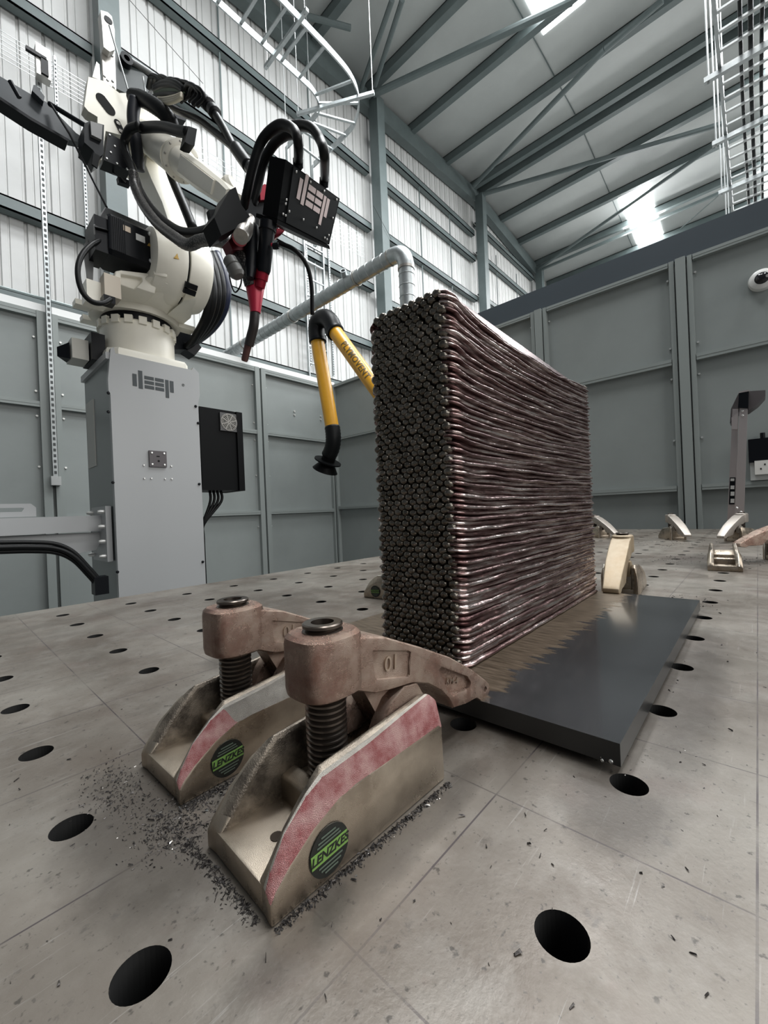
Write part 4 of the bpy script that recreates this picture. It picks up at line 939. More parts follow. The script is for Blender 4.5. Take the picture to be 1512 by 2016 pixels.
# ---- wrist and torch
XT = 0.88
def T(u, v, X=XT): return atX(u, v, X)
def ybase(u, v, X): return T(u, v, X).y
def rev2(name, a, b, prof, m, n=28):
    bm = BM(); L_ = (b-a).length; lathe(bm, [(r, h*L_) for r, h in prof], frame(a, b-a), n); return rp(name, bm, m, smooth='auto')
YT = T(520, 480).y
def PY(r_px, p): return r_px/FPX*(p-EYE).dot(FWD)
def R(px_, u, v, X=XT): return px_/FPX*(T(u, v, X)-EYE).dot(FWD)
slab('wrist_block', Ys(YT+0.07, (486, 412), (500, 380), (530, 368), (548, 380), (548, 460), (520, 505), (485, 515), (466, 498), (462, 470)), (0, 0.07, 0), rob_black, bevel=0.008)
slab('red_bracket', Ys(YT+0.055, (512, 372), (520, 362), (533, 366), (532, 392), (513, 394)), (0, 0.05, 0), red_an, bevel=0.003)
slab('red_bracket', Ys(YT+0.05, (545, 450), (566, 448), (552, 464), (543, 468)), (0, 0.04, 0), red_an, bevel=0.002)
slab('red_bracket', Ys(YT+0.05, (450, 474), (466, 456), (490, 470), (488, 492), (458, 492)), (0, 0.05, 0), mat('dark_red', (0.10, 0.008, 0.015), 0.4, 0.3), bevel=0.003)
p = atY(484, 448, YT+0.04)
rev2('wrist_flange', atY(492, 432, YT+0.06), atY(474, 466, YT-0.02), [(0.020, 0), (0.024, 0.3), (0.030, 0.6), (0.030, 0.85), (0.026, 1)], steel)
rev2('red_collar', atY(478, 455, YT+0.03), atY(472, 470, YT+0.0), [(0.026, 0), (0.026, 1)], mat('light_red_collar', (0.55, 0.10, 0.12), 0.4, 0.3))
ta, tb = T(528, 438), T(518, 538)
rt = R(14, 523, 490)
rev2('torch_body', ta, tb, [(rt*0.95, -0.02), (rt*1.18, 0.0), (rt*1.18, 0.16), (rt*1.05, 0.18), (rt, 0.25), (rt, 0.92), (rt*0.85, 1.0)], rob_black)
rev2('torch_back_block', atY(498, 446, YT+0.04), atY(492, 548, YT+0.03), [(R(11, 498, 446), 0), (R(13, 498, 446), 0.2), (R(11, 498, 446), 0.8), (R(7, 498, 446), 1)], rob_black)
bm = BM(); p = T(528, 488)+Vector((0, -rt*0.95, 0)); sphere(bm, p, 0.006); rp('red_button', bm, red_pt, smooth=True)
bm = BM(); p = T(541, 486)+Vector((0, -0.005, 0)); lathe(bm, [(0.010, -0.01), (0.011, 0.0), (0.011, 0.012)], frame(p, (0.6, -0.8, 0)), 14); rp('side_knob', bm, rob_black, smooth='auto')
rev2('torch_collar', T(518, 526), T(511, 566), [(R(13, 518, 526), 0), (R(13, 518, 526), 0.62), (R(11, 518, 526), 0.64), (R(10, 518, 526), 1)], red_an)
rev2('torch_cone', T(502, 560), T(503, 616), [(R(18, 502, 560), 0), (R(18, 502, 560), 0.08), (R(9.5, 502, 560), 1)], red_pt)
bm = BM(); tube(bm, [T(502, 614), T(501, 628), T(499, 645), T(494, 664), T(490, 680)], R(9.2, 500, 640), 18); rp('gooseneck', bm, mat('gooseneck_brown_black', (0.022, 0.017, 0.016), 0.4), smooth=True)
rev2('contact_nozzle', T(489, 678), T(481, 711), [(R(7, 489, 678), 0), (R(6.6, 489, 678), 0.9), (R(5.6, 489, 678), 1.0), (R(3.5, 489, 678), 1.0), (R(3.5, 489, 678), 0.5)], mat('hot_copper_nozzle', (0.13, 0.065, 0.06), 0.4, 0.6))
# ---- logo box on the tool
nrm = Vector((0.359, -0.807, -0.469)).normalized()          # the way the plate faces
o = T(575, 330, 0.90)
def onplate(u, v, o, k=0.0): d = sight(u, v); q = o-nrm*k; return EYE+d*((q-EYE).dot(nrm)/d.dot(nrm))
Q = [onplate(u, v, o) for u, v in ((562.5, 314), (669, 391), (648, 482), (546, 431))]
xv = ((Q[1]-Q[0])+(Q[2]-Q[3])).normalized(); yv = nrm.cross(xv).normalized()
wv = ((Q[1]-Q[0]).dot(xv)+(Q[2]-Q[3]).dot(xv))/2; hv = abs((Q[0]-Q[3]).dot(yv))*0.5+abs((Q[1]-Q[2]).dot(yv))*0.5
cen = (Q[0]+Q[1]+Q[2]+Q[3])/4
BXM = basis(cen, xv, yv)
D = 0.07
bm = BM(); loft(bm, [[Q[0], Q[1], Q[2], Q[3]], [q-nrm*D for q in Q]]); rp('tool_box', bm, black_paint, bevel=0.003)
Fp = [onplate(u, v, o, -0.003) for u, v in ((578, 328), (667, 392), (646, 481), (563, 438))]
bm = BM(); loft(bm, [Fp, [q-nrm*0.004 for q in Fp]]); rp('face_plate', bm, mat('face_plate_black', (0.012, 0.013, 0.014), 0.35, spec=0.25), bevel=0.0008)
Fb = [onplate(u, v, o) for u, v in ((546, 432), (648, 483), (650, 491), (545, 440))]
bm = BM(); loft(bm, [Fb, [q-nrm*0.10 for q in Fb]]); rp('bottom_flange', bm, black_paint, bevel=0.002)
lc = onplate(617, 401, o, -0.0035)
lx = (onplate(645, 420, o)-onplate(590, 382, o)).normalized(); LB = basis(lc, lx, nrm.cross(lx))
lw = (onplate(647, 420, o)-onplate(587, 380, o)).length
lg = loc_(logo(None, LB, lw/10.2, logo_pink), rb); lg.name = 'logo'
studs('face_screw', [onplate(u, v, o, -0.003) for u, v in ((583, 338), (611, 358), (638, 376), (662.5, 393), (655, 429), (647, 463), (643.5, 471), (639, 468), (623, 448), (597, 432), (569, 416), (557, 421), (562, 424), (562, 401), (563.5, 393))], nrm*0.004, 0.0042, bolt_m, rb)
# hose holder in front of the wrist
slab('hose_holder', Ys(YT-0.02, (452, 374), (464, 368), (476, 404), (492, 426), (470, 446), (436, 464), (422, 428)), (0, 0.09, 0), black_paint, bevel=0.004)
slab('holder_plate', Ys(YT+0.05, (411, 413), (430, 411), (428, 448), (419, 448)), (0, 0.02, 0), black_paint, bevel=0.002)
def hose(name, pts, r, m=None, ends=None, **kw):
    bm = BM(); P_ = [T(u, v, X) for u, v, X in pts]
    if ends: P_ += ends
    tube(bm, P_, r, 14, 8, **kw); return rp(name, bm, m or rubber, smooth=True)
e1 = onplate(587, 318, o, 0.035); e1b = onplate(586, 330, o, 0.035); e2 = onplate(639, 352, o, 0.035); e2b = onplate(638, 364, o, 0.035)
rh = R(9.5, 540, 280, 0.84)
hose('looped_hose', [(479, 412, .85), (486, 381, .84), (499, 324, .84), (517, 275, .85), (549, 247, .86), (576, 254, .87), (587, 280, .87)], rh, ends=[e1, e1b])
hose('looped_hose', [(497, 408, .89), (509, 359, .90), (519, 319, .90), (539, 284, .90), (561, 267, .90), (580, 262, .90)], rh*1.02)
hose('looped_hose', [(566, 252, .92), (590, 247, .92), (614, 253, .92), (631, 277, .92), (639, 307, .92)], rh, ends=[e2, e2b])
for a_, b_ in (((587, 312), (587, 330)), ((638.5, 350), (637.5, 368))):
    p = onplate(*a_, o, 0.035); q = onplate(*b_, o, 0.035); bm = BM(); cyl(bm, p, q, rh*1.15, 18); rp('hose_ferrule', bm, rob_black, smooth='auto')
ridge = lambda i, t: 1.0+0.06*(i % 2)
rm = R(8.6, 300, 400, 0.80)
hose('main_hose', [(275, 248, .82), (256, 255, .80), (245, 278, .79), (247, 300, .79), (258, 325, .80), (275, 374, .80), (296, 408, .81), (325, 438, .82), (358, 457, .83), (390, 458, .84), (420, 450, .85), (440, 442, .86)], rm)
br = bpy.data.materials.new('braided_sleeve'); br.use_nodes = True; nt = br.node_tree
b_ = nt.nodes['Principled BSDF']; b_.inputs['Roughness'].default_value = 0.4; b_.inputs['Metallic'].default_value = 0.4
tc = nt.nodes.new('ShaderNodeTexCoord'); vo = nt.nodes.new('ShaderNodeTexVoronoi'); vo.inputs['Scale'].default_value = 150; nt.links.new(tc.outputs['Object'], vo.inputs['Vector'])
cr = nt.nodes.new('ShaderNodeValToRGB'); cr.color_ramp.elements[0].color = (0.17, 0.16, 0.15, 1); cr.color_ramp.elements[1].color = (0.02, 0.02, 0.02, 1); cr.color_ramp.elements[1].position = 0.6
nt.links.new(vo.outputs['Distance'], cr.inputs[0]); nt.links.new(cr.outputs[0], b_.inputs['Base Color'])
hose('braided_hose', [(263, 340, .78), (266, 367, .78), (282, 403, .78), (310, 440, .78), (344, 467, .78), (370, 482, .78), (394, 474, .79), (420, 472, .80), (449, 480, .81), (472, 503, .82), (484, 522, .83), (490, 548, .85), (494, 562, .86)], rm*1.08, br, rf=lambda i, t: 1.0+0.04*(i % 2))
rc = R(14, 300, 205, 0.88)
hose('corrugated_hose', [(262, 192, .86), (280, 195, .88), (300, 206, .90), (322, 222, .93), (336, 240, .96), (334, 250, .97)], rc, None, rf=ridge)
hose('elbow_hose', [(276, 252, .84), (300, 250, .85), (325, 251, .86), (350, 258, .87), (372, 262, .88)], R(9.5, 320, 250, .86))
hose('drop_hose', [(266, 196, .85), (262, 230, .84), (266, 270, .85), (271, 305, .87), (273, 335, .88)], R(11, 266, 260, .85), mat('dark_hose_cover', (0.010, 0.012, 0.018), 0.5))
YB2 = A(375, 265, .88).y
slab('hose_bracket', Ys(YB2, (371, 248), (388, 254), (383, 287), (372, 284), (364, 279)), (0, 0.06, 0), black_paint, bevel=0.003)
hose('upper_hose', [(330, 208, 1.0), (352, 220, 1.0), (390, 236, 1.0), (425, 262, 1.0), (465, 295, .99), (485, 318, .98), (505, 350, .96)], 0.018)
hose('upper_hose', [(372, 180, 1.0), (400, 198, 1.0), (420, 220, 1.0), (440, 252, 1.0), (466, 300, .99), (500, 345, .97)], 0.019)
hose('hose_sleeve', [(376, 182, 1.0), (398, 196, 1.0), (412, 208, 1.0)], 0.032)
hose('hose_sleeve', [(418, 216, 1.0), (424, 224, 1.0)], 0.030)
hose('hose_sleeve', [(464, 292, .99), (478, 312, .985), (490, 328, .98)], 0.028)
hose('support_hose', [(332, 330, 1.02), (345, 365, 1.03), (362, 405, 1.03), (380, 450, 1.04)], R(9, 345, 370, 1.02))
cream = mat('cable_cream', (0.5, 0.46, 0.36), 0.5); green = mat('cable_green', (0.07, 0.11, 0.06), 0.5)
cb_pts = lambda i, du, dv: [(308+du, 178+dv, .96), (325+du, 170+dv, .95), (350+du, 176+dv, .95), (366+du, 190+dv, .96)]
for i, (m_, dv) in enumerate(((rubber, -14), (rubber, -8), (green, 0), (green, 5), (cream, 16), (cream, 21), (cream, 26), (rubber, 10))):
    q = [(305, 184+dv*0.8, .96), (322, 178+dv, .95), (345, 178+dv, .95), (364, 186+dv*0.6, .96)]
    if m_ is cream: q = [(312, 190+dv*0.3, .94), (325, 182+dv*0.8, .93), (345, 178+dv*0.8, .93), (358, 176+dv*0.6, .94)]
    hose('tied_cable', q, 0.010 if m_ is not rubber else 0.016, m_)
rs = random.Random(11)
for i in range(11):
    u, v = 292+i*8, 158+i*2+rs.uniform(-5, 5)
    hose('looped_cable', [(u, v+16, .97), (u+6, v-6+rs.uniform(-6, 4), .96), (u+22, v-2, .96), (u+30, v+14, .97), (u+16, v+30, .96)], 0.007+0.007*rs.random(), rubber)
slab('cable_tray_base', Ys(2.85, (290, 178), (330, 205), (372, 225), (366, 238), (330, 226), (290, 200)), (0, 0.08, 0), rob_black)
for i, (du, X, r_) in enumerate(((0, 1.20, .024), (9, 1.24, .024), (18, 1.28, .024), (27, 1.32, .026), (-7, 1.18, .022))):
    hose('base_hose', [(405+du*0.8, 500, X), (416+du, 540, X), (420+du, 580, X), (412+du*0.9, 620, X), (393+du*0.6, 655, X), (370, 680, X), (352, 672, X)], r_, rubber if i != 3 else mat('hose_navy', (0.010, 0.016, 0.045), 0.4))
yb = A(375, 670, 1.22).y
slab('hose_clamp_block', Ys(yb-0.03, (343, 655), (356, 648), (372, 654), (397, 684), (384, 700), (366, 688), (345, 688)), (0, 0.10, 0), rob_black, bevel=0.004)
# connector boxes on the left of the foot
bm = BM(); box(bm, (XR-0.345, YJ-0.06, PZt+0.001), (XR-0.27, YJ+0.08, PZt+0.11)); rp('connector_block', bm, mat('connector_cream', (0.52, 0.51, 0.46), 0.4), bevel=0.004)
bm = BM(); box(bm, (XR-0.265, YJ-0.10, PZt+0.001), (XR-0.20, YJ+0.10, PZt+0.15)); rp('connector_housing', bm, rob_black, bevel=0.003)
bm = BM(); hull(bm, [(XR-0.35, YJ-0.03, PZt), (XR-0.35, YJ+0.05, PZt), (XR-0.35, YJ-0.03, PZt+0.09), (XR-0.35, YJ+0.05, PZt+0.09), (XR-0.40, YJ, PZt+0.01), (XR-0.40, YJ, PZt+0.06)]); rp('connector_plug', bm, rob_black)
# thin wires
hose('thin_wire', [(440, 470, .80), (450, 500, .80), (452, 545, .80), (462, 575, .80), (474, 560, .80), (476, 530, .80)], 0.0028)
hose('thin_wire', [(196, 320, .78), (215, 335, .78), (240, 352, .78), (250, 360, .78)], 0.004)
slab('sensor', Ys(2.60, (232, 347), (258, 356), (256, 366), (234, 358)), (0, 0.03, 0), rob_black, bevel=0.003)
rev2('torch_sensor', atY(450, 508, YT), atY(470, 545, YT-0.02), [(0.018, 0), (0.024, 0.1), (0.024, 0.4), (0.020, 0.45), (0.026, 0.5), (0.026, 0.85), (0.018, 1)], mat('camera_grey', (0.10, 0.10, 0.095), 0.4))
hose('sensor_cable', [(548, 478, .90), (580, 492, .93), (603, 520, .97), (613, 560, 1.0), (615, 620, 1.02)], 0.008)

# ================================================================== DUCT, EXTRACTION ARM, LADDERS
def spiral_prof(r, L, pitch=0.09):
    pr = []; x = 0
    while x < L:
        pr += [(r, x), (r, min(L, x+pitch-0.008)), (r+0.0035, min(L, x+pitch-0.004))]; x += pitch
    return pr
duct = thing('extraction_duct', 'galvanised spiral duct running over the left cell wall and turning down behind the welded block', 'duct', (2.66, 2.1, 2.35))
DX, DZ, DR = 2.66, 2.35, 0.062
bm = BM(); lathe(bm, spiral_prof(DR, 3.0), frame((DX, 2.20, DZ), (0, 1, 0)), 28); loc_(obj('duct_run', bm, galv, smooth='auto'), duct)
bm = BM(); lathe(bm, spiral_prof(DR, 1.7), frame((DX, 2.06, DZ-0.13), (0, 0, -1)), 28); loc_(obj('duct_drop', bm, galv, smooth='auto'), duct)
bm = BM(); tube(bm, [(DX, 2.22, DZ), (DX, 2.19, DZ), (DX, 2.115, DZ-0.020), (DX, 2.075, DZ-0.065), (DX, 2.06, DZ-0.12), (DX, 2.06, DZ-0.15)], DR+0.004, 28, 5); loc_(obj('duct_elbow', bm, galv, smooth=True), duct)
for y in (2.21, 2.62, 3.6, 4.6):
    bm = BM(); lathe(bm, [(DR+0.006, 0), (DR+0.006, 0.015)], frame((DX, y, DZ), (0, 1, 0)), 28); loc_(obj('joint_band', bm, MATS['machined_steel'], smooth='auto'), duct)
bm = BM(); lathe(bm, [(DR+0.006, 0), (DR+0.006, 0.02)], frame((DX, 2.06, DZ-0.15), (0, 0, -1)), 28); loc_(obj('joint_band', bm, MATS['machined_steel'], smooth='auto'), duct)
bm = BM(); lathe(bm, [(0.028, 0), (0.028, 0.07), (0.020, 0.07), (0.020, 0.03), (0.0005, 0.03)], frame((DX-0.03, 2.75, DZ+0.04), (-0.8, -0.5, 0.5)), 18); loc_(obj('duct_spigot', bm, galv, smooth='auto'), duct)
# yellow extraction arm
yel = mat('arm_yellow', (0.62, 0.31, 0.02), 0.32, 0.0, var=0.06, scale=5)
lt = mat('arm_dark_lettering', (0.10, 0.07, 0.02), 0.5)
ea = thing('fume_extractor', 'yellow jointed fume extractor with black elbow and hood, reaching from behind the welded block', 'fume extractor', (3.2, 3.7, 2.4))
def V3(u, v, X=3.2): return atX(u, v, X)
j0, j1 = V3(624, 668), V3(654, 842)
r1 = 13.2/FPX*(j0-EYE).dot(FWD)
bm = BM(); cyl(bm, j0, j1, r1, 28); loc_(obj('lower_tube', bm, yel, smooth='auto'), ea)
k0, k1 = V3(656, 648), V3(738, 762)
dirv = (k1-k0); k2 = k0+dirv*1.5
bm = BM(); cyl(bm, k0, k2, r1, 28); ut = loc_(obj('upper_tube', bm, yel, smooth='auto'), ea)
bm = BM(); tube(bm, [V3(625, 674), V3(624, 664), V3(623, 650), V3(625, 636), V3(633, 628), V3(643, 627), V3(652, 636), V3(658, 650), V3(661, 655)], r1*1.22, 24, 6, rf=lambda i, t: 1.0+0.03*(i % 2)); loc_(obj('elbow_hose', bm, rubber, smooth=True), ea)
for p, q in ((V3(625, 668), V3(625.5, 673)), (V3(657, 650), V3(661, 655))):
    bm = BM(); cyl(bm, p, q, r1*1.3, 24); loc_(obj('hose_band', bm, rob_black, smooth='auto'), ea)
bm = BM(); tube(bm, [V3(654, 840), V3(656, 855), V3(656, 870), V3(653, 885), V3(647, 898)], r1*1.08, 24, 5, rf=lambda i, t: 1.0+0.05*(i % 2)); loc_(obj('hood_hose', bm, rubber, smooth=True), ea)
h0, h1 = V3(649, 896), V3(640, 926)
fr_ = frame(h0, h1-h0); Lh = (h1-h0).length
bm = BM(); lathe(bm, [(r1*1.0, 0), (r1*1.0, Lh*0.35), (r1*2.0, Lh*0.36), (r1*2.0, Lh*0.44), (r1*1.0, Lh*0.46), (r1*1.2, Lh*0.6), (r1*1.9, Lh), (r1*1.85, Lh), (r1*0.9, Lh*0.6)], fr_, 28); loc_(obj('hood', bm, black_paint, smooth='auto'), ea)
ud = (k1-k0).normalized(); vd = (EYE-k0).normalized(); up_ = (vd-ud*vd.dot(ud)).normalized()
me = text_mesh('PLYMOVENT', 0.100, depth=0.001, space=1.1, bold=0.002)
tb_ = bmesh.new(); tb_.from_mesh(me); bmesh.ops.triangulate(tb_, faces=tb_.faces); 
for _ in range(2): bmesh.ops.subdivide_edges(tb_, edges=[e for e in tb_.edges if e.calc_length() > 0.012], cuts=2, use_grid_fill=True); bmesh.ops.triangulate(tb_, faces=tb_.faces)
tb_.to_mesh(me); tb_.free()
tcx = k0+(V3(708, 712)-k0).dot(ud)*ud
yd = up_.cross(ud).normalized(); Bt = basis(tcx+up_*(r1+0.0015), ud, yd)
if (Bt.to_3x3() @ Vector((0, 0, 1))).dot(up_) < 0: Bt = basis(tcx+up_*(r1+0.0015), ud, -yd)
# wrap the letters round the tube
for v in me.vertices:
    a = v.co.y/r1; z = v.co.z
    v.co.y = (r1+z)*sin(a); v.co.z = (r1+z)*cos(a)-r1
me.transform(Bt); me.materials.clear(); link('lettering', me, lt, ut)
bm = BM(); box(bm, (k2.x-0.1, k2.y-0.1, k2.z-0.1), (XC-0.03, k2.y+0.1, k2.z+0.1)); loc_(obj('wall_bracket', bm, black_paint), ea)

# ladder tray under the roof with its bend
lad = thing('cable_ladder', 'galvanised cable ladder hanging below the roof and bending towards the camera', 'cable ladder', (3.0, 4.0, 6.0))
LZ = 6.0
def Lz(u, v): return atZ(u, v, LZ)
outer = [(-1.5, 3.80), (2.78, 3.80), (3.55, 3.80), (3.95, 3.84), (4.22, 3.98), (4.40, 4.22), (4.46, 4.5), (4.46, 5.3)]
inner = [(-1.5, 4.33), (2.27, 4.33), (3.45, 4.33), (3.72, 4.35), (3.88, 4.44), (3.95, 4.62), (3.95, 5.3)]
def rail_strip(name, pts, h=0.09, w=0.018):
    bm = BM(); P_ = spline([(x, y, LZ) for x, y in pts], 6); rings = []
    for i, p in enumerate(P_):
        t = (P_[min(i+1, len(P_)-1)]-P_[max(i-1, 0)]).normalized(); n = Vector((-t.y, t.x, 0))*w/2
        rings.append([p+n, p-n, p-n+Vector((0, 0, h)), p+n+Vector((0, 0, h))])
    loft(bm, rings); return loc_(obj(name, bm, galv), lad)
rail_strip('side_rail', outer); rail_strip('side_rail', inner)
rungs = [((x, 3.80), (x, 4.33)) for x in np.arange(-1.3, 3.7, 0.28)]+[((3.98, 3.86), (3.75, 4.36)), ((4.25, 4.02), (3.86, 4.42)), ((4.42, 4.28), (3.93, 4.55)), ((4.46, 4.52), (3.95, 4.72)), ((4.46, 4.85), (3.95, 4.92)), ((4.46, 5.15), (3.95, 5.15))]
for a_, b_ in rungs:
    bm = BM(); beam(bm, (*a_, LZ+0.03), (*b_, LZ+0.03), 0.035, 0.02); loc_(obj('rung', bm, galv), lad)
for (x, y0, y1) in ((0.6, 3.6, 4.5), (3.05, 3.62, 4.5)):
    bm = BM(); beam(bm, (x, y0, LZ-0.03), (x, y1, LZ-0.03), 0.041, 0.041); loc_(obj('support_channel', bm, galv), lad)
    for y in (y0+0.05, y1-0.05):
        bm = BM(); cyl(bm, (x, y, LZ-0.06), (x, y, roofz(x)-0.2), 0.006, 6); loc_(obj('hanger_rod', bm, zinc), lad)
bm = BM(); beam(bm, (4.26, 3.72, LZ-0.03), (3.70, 4.72, LZ-0.03), 0.041, 0.041); loc_(obj('support_channel', bm, galv), lad)
for p in ((4.25, 3.74), (3.71, 4.70)):
    bm = BM(); cyl(bm, (*p, LZ-0.06), (*p, roofz(p[0])-0.2), 0.006, 6); loc_(obj('hanger_rod', bm, zinc), lad)

# ladder over the right cell wall
lad2 = thing('cable_ladder', 'galvanised cable ladder with black cables running high over the right cell wall', 'cable ladder', (5, 0, 3.8))
Z2 = 3.8
for y in (0.125, -0.55):
    bm = BM(); box(bm, (3.2, y-0.012, Z2), (9.8, y+0.012, Z2+0.08)); loc_(obj('side_rail', bm, galv), lad2)
for x in np.arange(3.3, 9.8, 0.18):
    bm = BM(); box(bm, (x-0.012, -0.55, Z2+0.006), (x+0.012, 0.125, Z2+0.022)); loc_(obj('rung', bm, zinc), lad2)
for x in (4.55, 5.4, 6.3, 7.4, 8.6):
    bm = BM(); box(bm, (x-0.02, -0.62, Z2-0.045), (x+0.02, 0.23, Z2-0.004)); loc_(obj('support_channel', bm, galv), lad2)
    bm = BM(); cyl(bm, (x, 0.20, Z2-0.07), (x, 0.20, 9.4), 0.008, 6); loc_(obj('hanger_rod', bm, zinc), lad2)
for k, y in enumerate((-0.02, -0.08, -0.145, -0.21)):
    bm = BM(); tube(bm, [(3.2, y, Z2+0.05), (5, y+0.01, Z2+0.05), (7, y-0.01, Z2+0.05), (9.6, y, Z2+0.05)], 0.013+0.003*(k % 2), 8, 4)
    tag(obj('tray_cable', bm, rubber, smooth=True), ['black cable nearest the left rail of the high ladder at the right', 'second black cable from the left on the high right ladder', 'third black cable from the left on the high right ladder', 'outermost black cable on the high right ladder'][k], 'cable', 'cables on the right ladder')

# perforated struts hanging by the left wall
def strut(name, x, y, z0, z1, label, w=0.041, head=False):
    t = thing(name, label, 'metal strut', (x, y, z0), group='perforated steel struts')
    bm = BM()
    box(bm, (x-w/2, y, z0), (x+w/2, y+0.003, z1)); box(bm, (x-w/2, y, z0), (x-w/2+0.003, y+0.03, z1)); box(bm, (x+w/2-0.003, y, z0), (x+w/2, y+0.03, z1)); loc_(obj('channel', bm, galv), t)
    me = None; z = z0+0.03; bm = BM(); box(bm, (x-0.009, y-0.0015, 0), (x+0.009, y-0.0003, 0.026)); 
    bmb = BM()
    while z < z1-0.05:
        box(bmb, (x-0.009, y-0.0018, z), (x+0.009, y-0.0004, z+0.026)); z += 0.05
    bm.free(); o_ = loc_(obj('slot_row', bmb, mat('slot_shadow', (0.05, 0.055, 0.055), 0.6)), t); o_['kind'] = 'stuff'
    return t
p_ = atY(83, 150, 4.55); q_ = atY(108, 950, 4.55)
s1 = strut('perforated_strut', (p_.x+q_.x)/2, 4.60, q_.z, p_.z+0.1, 'long perforated steel strut hanging down the left wall beside the pedestal')
c = Vector(((p_.x+q_.x)/2, 4.58, q_.z))
bm = BM(); box(bm, (c.x-0.035, 4.585, c.z-0.02), (c.x+0.035, 4.66, c.z+0.06)); loc_(obj('end_bracket', bm, zinc, bevel=0.003), s1)
bm = BM(); c = atY(84, 118, 4.55); box(bm, (c.x-0.05, 4.52, c.z-0.17), (c.x+0.05, 4.6, c.z+0.10)); hd = loc_(obj('beam_clamp', bm, mat('pale_bracket', (0.6, 0.6, 0.6), 0.4, 0.3), bevel=0.02), s1)
bm = BM(); box(bm, (c.x-0.12, 4.50, c.z-0.03), (c.x+0.02, 4.53, c.z+0.0)); box(bm, (c.x-0.02, 4.50, c.z-0.16), (c.x+0.03, 4.53, c.z-0.02)); loc_(obj('clamp_lever', bm, rob_black, bevel=0.003), s1)
for u, v0, v1, Y, lab in ((108, 110, 260, 6.3, 'short thin strut against the white cladding behind the black boom'), (163, 250, 470, 6.3, 'thin strut against the cladding left of the robot'), (600, 410, 720, 6.3, 'left thin strut of the pair rising behind the duct'), (645, 440, 740, 6.3, 'right thin strut of the pair rising behind the duct')):
    a_, b_ = atY(u, v0, Y), atY(u+(v1-v0)*0.035, v1, Y); strut('perforated_strut', a_.x, Y, b_.z, a_.z, lab, 0.036)

# black boom carrying the feeder, from the left edge to the robot
boom = thing('feeder_boom', 'black sheet steel boom with rod and stay cable, at the left edge beside the robot', 'boom', tuple(atY(60, 215, 2.9)))
def slabT(t, name, pts, d, m, **kw):
    P_ = [atY(u, v, Y) for u, v, Y in pts]; d = Vector(d); bm = BM(); loft(bm, [P_, [p+d for p in P_]]); return loc_(obj(name, bm, m, **kw), t)
sl = mat('boom_slate', (0.035, 0.042, 0.048), 0.35)
slabT(boom, 'channel', Ys(2.9, (-60, 120), (0, 150), (60, 185), (90, 200), (150, 262), (166, 272), (166, 282), (138, 276), (60, 232), (0, 190), (-60, 160)), (0, 0.05, 0), sl, bevel=0.003)
slabT(boom, 'bottom_lip', Ys(2.86, (-60, 160), (0, 190), (60, 230), (136, 274), (134, 278), (60, 236), (0, 196), (-60, 166)), (0, 0.09, 0), rob_black)
slabT(boom, 'lug', Ys(2.85, (63, 178), (66, 167), (72, 168), (88, 190), (86, 200)), (0, 0.04, 0), sl, bevel=0.004)
bm = BM(); cyl(bm, atY(98, 205, 2.86), atY(172, 250, 2.68), 0.013, 12); loc_(obj('push_rod', bm, rob_black, smooth='auto'), boom)
bm = BM(); cyl(bm, atY(100, 205, 2.80), atY(136, 262, 2.75), 0.006, 8); loc_(obj('stay_cable', bm, rubber), boom)
bm = BM(); cyl(bm, atY(136, 262, 2.75), atY(210, 408, 2.60), 0.006, 8); loc_(obj('stay_cable', bm, rubber), boom)
bm = BM(); cyl(bm, atY(20, 160, 2.82), atY(38, 192, 2.82), 0.012, 8); loc_(obj('stop_pin', bm, rob_black), boom)

# wire basket trays against the cladding
def basket(x0, x1, z0, z1, Y, label):
    t = thing('wire_basket_tray', label, 'cable tray', (x0, Y, z0), group='wire basket trays on the cladding')
    for z in np.linspace(z0, z1, 7):
        bm = BM(); cyl(bm, (x0, Y, z), (x1, Y, z), 0.004, 5); loc_(obj('long_wire', bm, zinc), t)
    for x in np.arange(x0+0.05, x1, 0.22):
        bm = BM(); cyl(bm, (x, Y, z0), (x, Y, z1), 0.004, 5); loc_(obj('cross_wire', bm, zinc), t)
basket(-0.3, 1.55, 5.68, 6.0, 6.34, 'wire basket tray high on the cladding at the far left')
basket(2.6, 4.9, 5.55, 6.1, 6.34, 'wire basket tray on the cladding behind the robot arm')
basket(5.2, 6.7, 5.9, 6.4, 6.34, 'wire basket tray on the cladding left of the tall column')
# plain ladder standing behind the extraction arm
lad3 = thing('cable_ladder', 'upright galvanised cable ladder standing against the cladding behind the extraction arm', 'cable ladder', (5.0, 6.3, 2.2))
xa, xb = atY(603, 560, 6.28).x, atY(640, 575, 6.28).x
for x in (xa, xb):
    bm = BM(); box(bm, (x-0.012, 6.28, 1.3), (x+0.012, 6.34, 6.6)); loc_(obj('side_rail', bm, galv), lad3)
for z in np.arange(1.5, 6.5, 0.33):
    bm = BM(); box(bm, (xa, 6.29, z-0.012), (xb, 6.32, z+0.012)); loc_(obj('rung', bm, galv), lad3)
# tall tray on the wall between the ladder bend and the struts
lad4 = thing('cable_ladder', 'galvanised cable ladder dropping down the cladding below the ladder bend', 'cable ladder', (4.2, 5.3, 5))
for x in (3.95, 4.46):
    bm = BM(); box(bm, (x-0.012, 5.3, 4.7), (x+0.012, 5.36, 6.05)); loc_(obj('side_rail', bm, galv), lad4)
for z in np.arange(4.8, 6.0, 0.25):
    bm = BM(); box(bm, (3.95, 5.32, z-0.012), (4.46, 5.345, z+0.012)); loc_(obj('rung', bm, galv), lad4)
for x in (3.95, 4.46):
    bm = BM(); cyl(bm, (x, 5.33, 6.0), (x, 5.33, roofz(x)-0.2), 0.006, 6); loc_(obj('hanger_rod', bm, zinc), lad4)
